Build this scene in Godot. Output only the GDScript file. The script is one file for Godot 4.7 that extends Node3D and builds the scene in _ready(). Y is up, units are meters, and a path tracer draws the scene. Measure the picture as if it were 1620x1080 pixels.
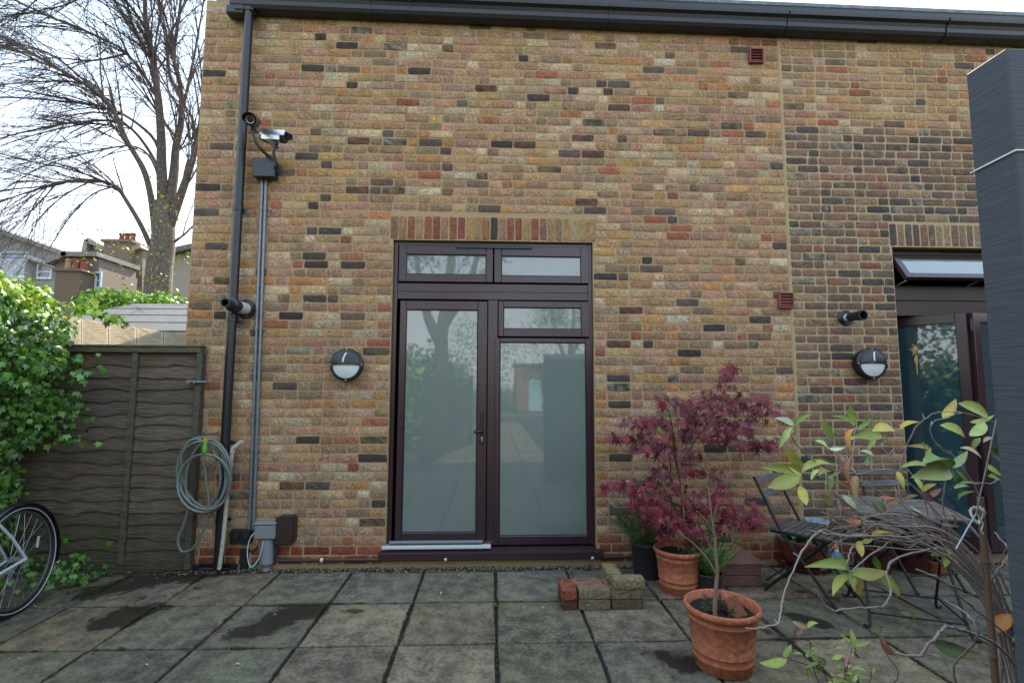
extends Node3D
# A brick building seen across a shaded patio. The wall face is the plane z = 0, x runs right along it, the ground is y = 0 (metres).

const EYE := Vector3(0, 1.475, 4.3)
const FOCAL := 790.0
var look := Basis(Vector3.UP, deg_to_rad(-2.25)) * Basis(Vector3.RIGHT, deg_to_rad(5.3)) * Basis(Vector3.BACK, deg_to_rad(0.18))
var rng := RandomNumberGenerator.new()
var M := {}
var counts := {}


func _ready() -> void:
	rng.seed = 20240511
	# ---- camera
	var cam := Camera3D.new()
	cam.name = "camera"
	cam.fov = rad_to_deg(2.0 * atan(540.0 / FOCAL))
	cam.near = 0.05
	cam.far = 400.0
	add_child(cam)
	cam.transform = Transform3D(look, EYE)
	cam.current = true
	# ---- sky, exposure
	var sm := ProceduralSkyMaterial.new()
	sm.sky_top_color = Color(0.70, 0.78, 0.89)
	sm.sky_horizon_color = Color(0.96, 0.96, 0.95)
	sm.sky_curve = 0.16
	sm.ground_bottom_color = Color(0.22, 0.22, 0.2)
	sm.ground_horizon_color = Color(0.6, 0.62, 0.62)
	sm.sun_angle_max = 26.0
	sm.sun_curve = 0.12
	sm.energy_multiplier = 1.0
	var sky := Sky.new()
	sky.sky_material = sm
	var env := Environment.new()
	env.background_mode = Environment.BG_SKY
	env.sky = sky
	env.background_energy_multiplier = 1.0
	env.tonemap_mode = Environment.TONE_MAPPER_LINEAR
	env.tonemap_exposure = 3.1
	env.sdfgi_enabled = true
	env.ssao_enabled = true
	env.ssil_enabled = true
	var we := WorldEnvironment.new()
	we.name = "environment"
	we.environment = env
	add_child(we)
	# ---- sun: behind the building, a little to the right, just over the roof edge
	var sun := DirectionalLight3D.new()
	sun.name = "sun"
	sun.light_color = Color(1.0, 0.95, 0.86)
	sun.light_energy = 1.6
	sun.light_angular_distance = 0.5
	sun.shadow_enabled = true
	add_child(sun)
	var el := deg_to_rad(41.5)
	var az := deg_to_rad(11.75)
	var to_sun := Vector3(sin(az) * cos(el), sin(el), -cos(az) * cos(el))
	sun.look_at_from_position(Vector3.ZERO, -to_sun, Vector3.UP)

	make_materials()
	ground_and_paving()
	building()
	garden_behind_viewer()
	far_houses()
	shed_and_panels()
	bare_tree()
	gate()
	ivy()
	bicycle()
	wall_fittings()
	left_clutter()
	brick_pile()
	deck_step()
	pots_and_plants()
	furniture()
	grey_screen()
	shrub()
	litter()


# ---------------------------------------------------------------- pixels to places (1620 x 1080 photograph)
func ray(px: float, py: float) -> Vector3:
	return look * Vector3((px - 810.0) / FOCAL, (540.0 - py) / FOCAL, -1.0)


func W(px: float, py: float, z := 0.0) -> Vector3:   # on the upright plane at z
	var d := ray(px, py)
	return EYE + d * ((z - EYE.z) / d.z)


func G(px: float, py: float, y := 0.0) -> Vector3:   # on the level plane at y
	var d := ray(px, py)
	return EYE + d * ((y - EYE.y) / d.y)


# ---------------------------------------------------------------- scene tree
func numbered(parent: Node, called: String) -> String:
	var key := str(parent.get_instance_id()) + called
	var k: int = counts.get(key, 0)
	counts[key] = k + 1
	return called if k == 0 else "%s_%03d" % [called, k]


func thing(called: String, label: String, category: String, at := Vector3.ZERO, turn := 0.0, group := "") -> Node3D:
	var o := Node3D.new()
	o.name = numbered(self, called)
	add_child(o, true)
	o.position = at
	o.rotation.y = turn
	tag(o, label, category, group)
	return o


func tag(o: Node, label: String, category := "", group := "", kind := "") -> void:
	if label:
		o.set_meta("label", label)
	if category:
		o.set_meta("category", category)
	if group:
		o.set_meta("group", group)
	if kind:
		o.set_meta("kind", kind)


func put(parent: Node, called: String, mesh: Mesh, m: Material, at := Vector3.ZERO) -> MeshInstance3D:
	var o := MeshInstance3D.new()
	o.name = numbered(parent, called)
	o.mesh = mesh
	o.material_override = m
	parent.add_child(o, true)
	o.position = at
	return o


func part(parent: Node, called: String, b: MB, m: Material, at := Vector3.ZERO) -> MeshInstance3D:
	return put(parent, called, b.commit(), m, at)


func solo(called: String, b: MB, m: Material, label: String, category: String, group := "", at := Vector3.ZERO) -> MeshInstance3D:
	var o := part(self, called, b, m, at)
	tag(o, label, category, group)
	return o


func structure(called: String, b: MB, m: Material) -> MeshInstance3D:
	var o := part(self, called, b, m)
	tag(o, "", "", "", "structure")
	return o


func many(parent: Node, called: String, mesh: Mesh, m: Material, where: Array, tints: Array) -> MultiMeshInstance3D:
	var mm := MultiMesh.new()
	mm.transform_format = MultiMesh.TRANSFORM_3D
	mm.use_colors = true
	mm.mesh = mesh
	mm.instance_count = where.size()
	for k in where.size():
		mm.set_instance_transform(k, where[k])
		mm.set_instance_color(k, tints[k])
	var o := MultiMeshInstance3D.new()
	o.name = numbered(parent, called)
	o.multimesh = mm
	o.material_override = m
	parent.add_child(o, true)
	o.set_meta("kind", "stuff")
	return o


# ---------------------------------------------------------------- small mathematics
func rr(a: float, b: float) -> float:
	return rng.randf_range(a, b)


func rv(s := 1.0) -> Vector3:
	return Vector3(rng.randf_range(-s, s), rng.randf_range(-s, s), rng.randf_range(-s, s))


func lin(r: float, g: float, b: float) -> Color:   # 8-bit sRGB to a linear vertex colour
	return Color(r / 255.0, g / 255.0, b / 255.0).srgb_to_linear()


func vary(c: Color, f: float) -> Color:
	var k := 1.0 + rng.randf_range(-f, f)
	return Color(c.r * k * (1.0 + rng.randf_range(-f, f) * 0.3), c.g * k, c.b * k * (1.0 + rng.randf_range(-f, f) * 0.3))


func frame_of(along: Vector3, face: Vector3) -> Basis:   # y along, z towards face
	var y := along.normalized()
	var x := y.cross(face)
	if x.length() < 1e-4:
		x = y.cross(Vector3(0.31, 0.2, 0.93))
	x = x.normalized()
	return Basis(x, y, x.cross(y).normalized())


func curve(pts: Array, n: int) -> Array:   # Catmull-Rom through points, n steps a span
	var out := []
	for k in pts.size() - 1:
		var p0: Vector3 = pts[max(k - 1, 0)]
		var p1: Vector3 = pts[k]
		var p2: Vector3 = pts[k + 1]
		var p3: Vector3 = pts[min(k + 2, pts.size() - 1)]
		for j in n:
			out.append(p1.cubic_interpolate(p2, p0, p3, float(j) / n))
	out.append(pts[-1])
	return out


func taper(n: int, a: float, b: float, e := 1.0) -> Array:
	var out := []
	for k in n:
		out.append(lerpf(a, b, pow(float(k) / max(n - 1, 1), e)))
	return out


# ---------------------------------------------------------------- mesh builder
class MB:
	var v := PackedVector3Array()
	var n := PackedVector3Array()
	var c := PackedColorArray()
	var u := PackedVector2Array()
	var i := PackedInt32Array()
	var col := Color.WHITE

	func add(p: Vector3, nn: Vector3, uv := Vector2.ZERO) -> int:
		v.append(p)
		n.append(nn)
		c.append(col)
		u.append(uv)
		return v.size() - 1

	func tri(a: int, b: int, d: int) -> void:
		var f := (v[b] - v[a]).cross(v[d] - v[a])
		if f.dot(n[a] + n[b] + n[d]) > 0.0:
			i.append_array(PackedInt32Array([a, d, b]))
		else:
			i.append_array(PackedInt32Array([a, b, d]))

	func quad(a: Vector3, b: Vector3, d: Vector3, e: Vector3, nn := Vector3.ZERO) -> void:
		var f := (b - a).cross(d - a)
		if f.length_squared() < 1e-14:
			f = (d - a).cross(e - a)
		f = f.normalized()
		if nn != Vector3.ZERO and f.dot(nn) < 0.0:
			f = -f
		var q := [add(a, f, Vector2(0, 0)), add(b, f, Vector2(1, 0)), add(d, f, Vector2(1, 1)), add(e, f, Vector2(0, 1))]
		tri(q[0], q[1], q[2])
		tri(q[0], q[2], q[3])

	func face(a: Vector3, b: Vector3, d: Vector3, nn := Vector3.ZERO) -> void:
		var f := (b - a).cross(d - a).normalized()
		if nn != Vector3.ZERO and f.dot(nn) < 0.0:
			f = -f
		tri(add(a, f), add(b, f), add(d, f))

	func box(at: Vector3, size: Vector3, bevel := 0.0, bs := Basis.IDENTITY) -> void:
		var h := size * 0.5
		var e: float = min(bevel, min(h.x, min(h.y, h.z)) * 0.9)
		var axes := [Vector3.RIGHT, Vector3.UP, Vector3.BACK]
		for a in 3:
			for s in [-1.0, 1.0]:
				var nn: Vector3 = axes[a] * s
				var t: Vector3 = axes[(a + 1) % 3]
				var w: Vector3 = axes[(a + 2) % 3]
				var ht: float = h[(a + 1) % 3] - e
				var hw: float = h[(a + 2) % 3] - e
				var o: Vector3 = nn * h[a]
				quad(at + bs * (o - t * ht - w * hw), at + bs * (o + t * ht - w * hw), at + bs * (o + t * ht + w * hw), at + bs * (o - t * ht + w * hw), bs * nn)
		if e <= 0.0:
			return
		for a in 3:
			var t: Vector3 = axes[(a + 1) % 3]
			var w: Vector3 = axes[(a + 2) % 3]
			var l: Vector3 = axes[a] * (h[a] - e)
			for s in [-1.0, 1.0]:
				for r in [-1.0, 1.0]:
					var p: Vector3 = t * s * h[(a + 1) % 3] + w * r * (h[(a + 2) % 3] - e)
					var q: Vector3 = t * s * (h[(a + 1) % 3] - e) + w * r * h[(a + 2) % 3]
					quad(at + bs * (p - l), at + bs * (p + l), at + bs * (q + l), at + bs * (q - l), bs * (t * s + w * r))
		for sx in [-1.0, 1.0]:
			for sy in [-1.0, 1.0]:
				for sz in [-1.0, 1.0]:
					face(at + bs * Vector3(sx * h.x, sy * (h.y - e), sz * (h.z - e)), at + bs * Vector3(sx * (h.x - e), sy * h.y, sz * (h.z - e)), at + bs * Vector3(sx * (h.x - e), sy * (h.y - e), sz * h.z), bs * Vector3(sx, sy, sz))

	func span(x0: float, x1: float, y0: float, y1: float, z0: float, z1: float, bevel := 0.0) -> void:
		box(Vector3(x0 + x1, y0 + y1, z0 + z1) * 0.5, Vector3(absf(x1 - x0), absf(y1 - y0), absf(z1 - z0)), bevel)

	func ring(x0: float, x1: float, y0: float, y1: float, wl: float, wr: float, wb: float, wt: float, z0: float, z1: float, bevel := 0.003) -> void:   # a rectangular frame, butt-jointed
		span(x0, x0 + wl, y0, y1, z0, z1, bevel)
		span(x1 - wr, x1, y0, y1, z0, z1, bevel)
		span(x0 + wl, x1 - wr, y0, y0 + wb, z0, z1 - 0.001, bevel)
		span(x0 + wl, x1 - wr, y1 - wt, y1, z0, z1 - 0.001, bevel)

	func tube(pts: Array, radii, sides := 8, caps := true) -> void:
		var last: int = pts.size() - 1
		var side := Vector3.ZERO
		var first := v.size()
		for k in pts.size():
			var p: Vector3 = pts[k]
			var d: Vector3 = (pts[min(k + 1, last)] - pts[max(k - 1, 0)])
			if d.length() < 1e-9:
				d = Vector3.UP
			d = d.normalized()
			if k == 0:
				side = d.cross(Vector3(0.123, 0.3, 0.9) if absf(d.z) < 0.9 else Vector3.RIGHT).normalized()
			else:
				side = (side - d * side.dot(d)).normalized()
			var up := d.cross(side)
			var r: float = radii[k] if radii is Array else radii
			for s in sides:
				var a := TAU * s / sides
				var o := side * cos(a) + up * sin(a)
				add(p + o * r, o)
		for k in last:
			for s in sides:
				var a := first + k * sides + s
				var b := first + k * sides + (s + 1) % sides
				tri(a, b, a + sides)
				tri(b, b + sides, a + sides)
		if caps:
			for e in [0, last]:
				var d: Vector3 = (pts[0] - pts[1]) if e == 0 else (pts[last] - pts[last - 1])
				d = d.normalized()
				var m := add(pts[e], d)
				var q := []
				for s in sides:
					q.append(add(v[first + e * sides + s], d))
				for s in sides:
					tri(m, q[s], q[(s + 1) % sides])

	func lathe(profile: Array, segs: int, at := Vector3.ZERO, bs := Basis.IDENTITY, smooth := false) -> void:   # profile of (radius, height) round y
		for k in profile.size() - 1:
			var a: Vector2 = profile[k]
			var b: Vector2 = profile[k + 1]
			var t := b - a
			if t.length() < 1e-9:
				continue
			var na := Vector2(t.y, -t.x).normalized()
			var nb := na
			if smooth:
				if k > 0:
					var s: Vector2 = a - profile[k - 1]
					na = (na + Vector2(s.y, -s.x).normalized()).normalized()
				if k < profile.size() - 2:
					var s: Vector2 = profile[k + 2] - b
					nb = (nb + Vector2(s.y, -s.x).normalized()).normalized()
			var first := v.size()
			for s in segs + 1:
				var ang := TAU * s / segs
				var o := Vector3(cos(ang), 0, sin(ang))
				add(at + bs * (o * a.x + Vector3.UP * a.y), bs * (o * na.x + Vector3.UP * na.y))
				add(at + bs * (o * b.x + Vector3.UP * b.y), bs * (o * nb.x + Vector3.UP * nb.y))
			for s in segs:
				var q := first + s * 2
				if a.x > 1e-6:
					tri(q, q + 2, q + 1)
				if b.x > 1e-6:
					tri(q + 1, q + 2, q + 3)

	func prism(poly: PackedVector2Array, at: Vector3, bs: Basis, depth: float) -> void:   # poly in bs x/y, thick along +z
		var t := Geometry2D.triangulate_polygon(poly)
		for e in [0.0, depth]:
			var nn := bs * Vector3(0, 0, 1.0 if e > 0.0 else -1.0)
			var first := v.size()
			for p in poly:
				add(at + bs * Vector3(p.x, p.y, e), nn, p)
			for k in range(0, t.size(), 3):
				tri(first + t[k], first + t[k + 1], first + t[k + 2])
		for k in poly.size():
			var p := poly[k]
			var q := poly[(k + 1) % poly.size()]
			quad(at + bs * Vector3(p.x, p.y, 0), at + bs * Vector3(q.x, q.y, 0), at + bs * Vector3(q.x, q.y, depth), at + bs * Vector3(p.x, p.y, depth))

	func blob(at: Vector3, r: Vector3, rings := 6, segs := 8) -> void:
		var first := v.size()
		for a in rings + 1:
			var t := PI * a / rings
			for s in segs:
				var o := Vector3(sin(t) * cos(TAU * s / segs), cos(t), sin(t) * sin(TAU * s / segs))
				add(at + o * r, (o / r).normalized())
		for a in rings:
			for s in segs:
				var q := first + a * segs + s
				var w := first + a * segs + (s + 1) % segs
				if a > 0:
					tri(q, w, q + segs)
				if a < rings - 1:
					tri(w, w + segs, q + segs)

	func commit() -> ArrayMesh:
		var a := []
		a.resize(Mesh.ARRAY_MAX)
		a[Mesh.ARRAY_VERTEX] = v
		a[Mesh.ARRAY_NORMAL] = n
		a[Mesh.ARRAY_COLOR] = c
		a[Mesh.ARRAY_TEX_UV] = u
		a[Mesh.ARRAY_INDEX] = i
		var m := ArrayMesh.new()
		m.add_surface_from_arrays(Mesh.PRIMITIVE_TRIANGLES, a)
		return m


# ---------------------------------------------------------------- materials
func noise_image(sd: int, w: int, h: int, freq: float, lo: float, hi: float, oct := 4, sx := 1.0, sy := 1.0, pw := 1.0) -> Image:   # tiling grey noise
	var f := FastNoiseLite.new()
	f.seed = sd
	f.noise_type = FastNoiseLite.TYPE_SIMPLEX_SMOOTH
	f.frequency = freq
	f.fractal_octaves = oct
	var im := f.get_seamless_image(int(w * sx), int(h * sy))
	im.resize(w, h, Image.INTERPOLATE_CUBIC)
	im.convert(Image.FORMAT_RGB8)
	for y in h:
		for x in w:
			var g := lerpf(lo, hi, pow(im.get_pixel(x, y).r, pw))
			im.set_pixel(x, y, Color(g, g, g))
	return im


func tex(im: Image) -> ImageTexture:
	var m := im.duplicate() as Image
	m.generate_mipmaps()
	return ImageTexture.create_from_image(m)


func mat(key: String, c: Color, rough := 0.8, opt := {}) -> StandardMaterial3D:
	var m := StandardMaterial3D.new()
	m.resource_name = key
	m.albedo_color = c
	m.roughness = rough
	m.metallic = opt.get("metal", 0.0)
	m.metallic_specular = opt.get("spec", 0.5)
	m.vertex_color_use_as_albedo = opt.get("tint", false)
	if opt.has("tex"):
		m.albedo_texture = opt.tex
	if opt.has("rough_tex"):
		m.roughness_texture = opt.rough_tex
	if opt.has("bump"):
		m.heightmap_enabled = true
		m.heightmap_texture = opt.bump
		m.heightmap_scale = opt.get("depth", 0.2)
	if opt.has("scale"):
		m.uv1_triplanar = true
		m.uv1_world_triplanar = opt.get("world", true)
		m.uv1_scale = opt.scale
	if opt.has("coat"):
		m.clearcoat_enabled = true
		m.clearcoat = opt.coat
		m.clearcoat_roughness = opt.get("coat_rough", 0.03)
	if opt.has("back"):
		m.backlight_enabled = true
		m.backlight = opt.back
	m.cull_mode = BaseMaterial3D.CULL_DISABLED
	M[key] = m
	return m


func make_materials() -> void:
	var grit := tex(noise_image(3, 512, 512, 0.09, 0.62, 1.0, 5))
	var grit_bump := tex(noise_image(4, 512, 512, 0.12, 0.0, 1.0, 5))
	var mottle := tex(noise_image(5, 512, 512, 0.018, 0.66, 1.0, 5))
	var fine := tex(noise_image(6, 256, 256, 0.2, 0.8, 1.0, 3))
	var grain := tex(noise_image(7, 512, 256, 0.05, 0.5, 1.0, 5, 0.12, 1.6))
	var grain_bump := tex(noise_image(8, 512, 256, 0.06, 0.0, 1.0, 5, 0.1, 1.8))
	var bark := tex(noise_image(9, 256, 512, 0.06, 0.45, 1.0, 5, 1.5, 0.25))
	var ripple := tex(noise_image(10, 256, 256, 0.012, 0.0, 1.0, 2))
	M.grit_tex = grit
	var brick_tex := tex(noise_image(21, 1024, 1024, 0.03, 0.48, 1.0, 6, 1.0, 1.0, 0.75))
	var brick_bump := tex(noise_image(22, 1024, 1024, 0.05, 0.0, 1.0, 6))
	var soft_grain := tex(noise_image(23, 512, 256, 0.08, 0.80, 1.0, 4, 0.1, 1.6))
	var W1 := Color.WHITE
	mat("brick", W1, 0.92, {"tint": true, "tex": brick_tex, "bump": brick_bump, "depth": 0.5, "scale": Vector3(1.3, 1.3, 1.3), "spec": 0.35})
	mat("mortar", W1, 0.95, {"tint": true, "tex": grit, "bump": grit_bump, "depth": 0.3, "scale": Vector3(3.7, 3.7, 3.7), "spec": 0.3})
	mat("frame", Color8(54, 36, 41), 0.24, {"spec": 0.55, "bump": ripple, "depth": 0.02, "scale": Vector3(2, 2, 2)})
	mat("black_plastic", Color8(30, 32, 36), 0.3, {"spec": 0.5})
	mat("black_matt", Color8(24, 24, 25), 0.6)
	mat("gutter", Color8(30, 31, 37), 0.32, {"tex": fine, "scale": Vector3(1.5, 1.5, 1.5)})
	mat("lead", Color8(120, 128, 130), 0.55, {"tex": mottle, "scale": Vector3(1, 1, 1)})
	mat("frosted_glass", Color8(110, 121, 114), 0.03, {"spec": 0.85, "coat": 0.6, "coat_rough": 0.015, "bump": ripple, "depth": 0.012, "scale": Vector3(1.4, 1.4, 1.4)})
	mat("teal_glass", Color8(42, 66, 74), 0.03, {"spec": 0.8, "coat": 1.0, "coat_rough": 0.01, "bump": ripple, "depth": 0.012, "scale": Vector3(1.4, 1.4, 1.4)})
	mat("white_plastic", Color8(215, 217, 212), 0.4, {"tex": fine, "scale": Vector3(3, 3, 3)})
	mat("cream_plastic", Color8(205, 203, 182), 0.45, {"tex": mottle, "scale": Vector3(4, 4, 4)})
	mat("grey_plastic", Color8(138, 145, 146), 0.45, {"tex": fine, "scale": Vector3(4, 4, 4)})
	mat("conduit", Color8(140, 150, 156), 0.35, {"metal": 0.35, "tex": mottle, "scale": Vector3(5, 5, 5)})
	mat("silver", Color8(196, 198, 200), 0.3, {"metal": 0.85})
	mat("galvanised", Color8(170, 174, 176), 0.42, {"metal": 0.8, "tex": mottle, "scale": Vector3(6, 6, 6)})
	mat("brown_plastic", Color8(66, 46, 42), 0.45, {"tex": mottle, "scale": Vector3(5, 5, 5)})
	mat("vent_clay", Color8(142, 82, 74), 0.75, {"tex": fine, "scale": Vector3(5, 5, 5)})
	mat("lamp_glass", Color8(205, 214, 212), 0.3, {"spec": 0.5})
	mat("tinted", W1, 0.7, {"tint": true})
	mat("tinted_gloss", W1, 0.35, {"tint": true})
	mat("hose", Color8(114, 122, 114), 0.4, {"tex": fine, "scale": Vector3(9, 9, 9)})
	mat("old_wood", W1, 0.85, {"tint": true, "tex": grain, "bump": grain_bump, "depth": 0.35, "scale": Vector3(1.6, 5.0, 1.6)})
	mat("pale_wood", W1, 0.85, {"tint": true, "tex": grain, "bump": grain_bump, "depth": 0.3, "scale": Vector3(3.0, 2.0, 3.0)})
	mat("screen_wood", Color8(80, 83, 88), 0.68, {"tex": soft_grain, "bump": grain_bump, "depth": 0.05, "scale": Vector3(2.2, 6.0, 2.2), "spec": 0.4})
	mat("composite", W1, 0.7, {"tint": true, "tex": grain, "bump": grain_bump, "depth": 0.1, "scale": Vector3(3, 8, 3)})
	mat("felt", W1, 0.95, {"tint": true, "tex": mottle, "scale": Vector3(0.8, 0.8, 0.8), "bump": grit_bump, "depth": 0.1})
	mat("terracotta", W1, 0.78, {"tint": true, "tex": brick_tex, "scale": Vector3(0.9, 0.9, 0.9), "spec": 0.4})
	mat("soil", Color8(52, 42, 34), 1.0, {"tex": grit, "bump": grit_bump, "depth": 1.2, "scale": Vector3(5, 5, 5)})
	mat("ground", W1, 1.0, {"tint": true, "tex": mottle, "scale": Vector3(0.7, 0.7, 0.7)})
	mat("stone", W1, 0.85, {"tint": true, "tex": grit, "scale": Vector3(6, 6, 6)})
	mat("bark", W1, 0.95, {"tint": true, "tex": bark, "bump": bark, "depth": 1.2, "scale": Vector3(1.1, 1.1, 1.1)})
	mat("twig", W1, 0.9, {"tint": true, "tex": grit, "bump": grit_bump, "depth": 0.12, "scale": Vector3(9, 9, 9)})
	mat("leaf_gloss", W1, 0.3, {"tint": true, "back": Color(0.42, 0.42, 0.3), "spec": 0.5})
	mat("leaf", W1, 0.5, {"tint": true, "back": Color(0.4, 0.4, 0.3), "spec": 0.4})
	mat("leaf_red", W1, 0.5, {"tint": true, "back": Color(0.3, 0.3, 0.3), "spec": 0.4})
	mat("rubber", Color8(22, 22, 23), 0.7)
	mat("bike_paint", Color8(188, 190, 196), 0.25, {"coat": 0.6})
	mat("string", Color8(222, 222, 214), 0.8)
	mat("slate", W1, 0.8, {"tint": true, "tex": mottle, "scale": Vector3(1.2, 1.2, 1.2)})
	mat("window_glass", Color8(70, 80, 90), 0.04, {"spec": 0.8})
	mat("arm_grey", Color8(84, 80, 78), 0.5, {"metal": 0.3})


# ---------------------------------------------------------------- leaf shapes: base at the origin, y to the tip, z the upper side
func leaf_lance(width: float, arch: float, fold: float) -> ArrayMesh:
	var b := MB.new()
	var rows := 6
	for k in rows + 1:
		var t := float(k) / rows
		var w := width * pow(sin(PI * pow(t, 0.8)), 0.8) if k < rows else 0.0
		var z := arch * t * (1.0 - t) * 4.0 - arch * t * t * 1.6
		for s in [-1.0, 0.0, 1.0]:
			b.add(Vector3(s * w, t, z + absf(s) * w * fold), Vector3(-s * fold, arch * (2.0 * t - 1.0) * 2.0, 1.0).normalized())
	for k in rows:
		for s in 2:
			var q := k * 3 + s
			b.tri(q, q + 1, q + 3)
			b.tri(q + 1, q + 4, q + 3)
	return b.commit()


func leaf_star(angles: Array, lengths: Array, notch: float, droop: float) -> ArrayMesh:   # palmate: lobes round the stalk
	var b := MB.new()
	var c := b.add(Vector3(0, 0.28, 0.03), Vector3.BACK)
	var ids := []
	for k in angles.size():
		var a: float = deg_to_rad(angles[k])
		var l: float = lengths[k]
		var d := Vector3(sin(a), cos(a), 0)
		if k > 0:
			var am := deg_to_rad((angles[k] + angles[k - 1]) * 0.5)
			var lm: float = notch * minf(l, lengths[k - 1])
			ids.append(b.add(Vector3(sin(am) * lm, 0.28 + cos(am) * lm, 0.03), (Vector3.BACK + Vector3(sin(am), cos(am), 0) * 0.15).normalized()))
		ids.append(b.add(Vector3(0, 0.28, 0) + d * l + Vector3.FORWARD * droop * l, (Vector3.BACK + d * 0.3).normalized()))
	for k in ids.size() - 1:
		b.tri(c, ids[k], ids[k + 1])
	b.tri(c, ids[-1], ids[0])
	return b.commit()


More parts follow.
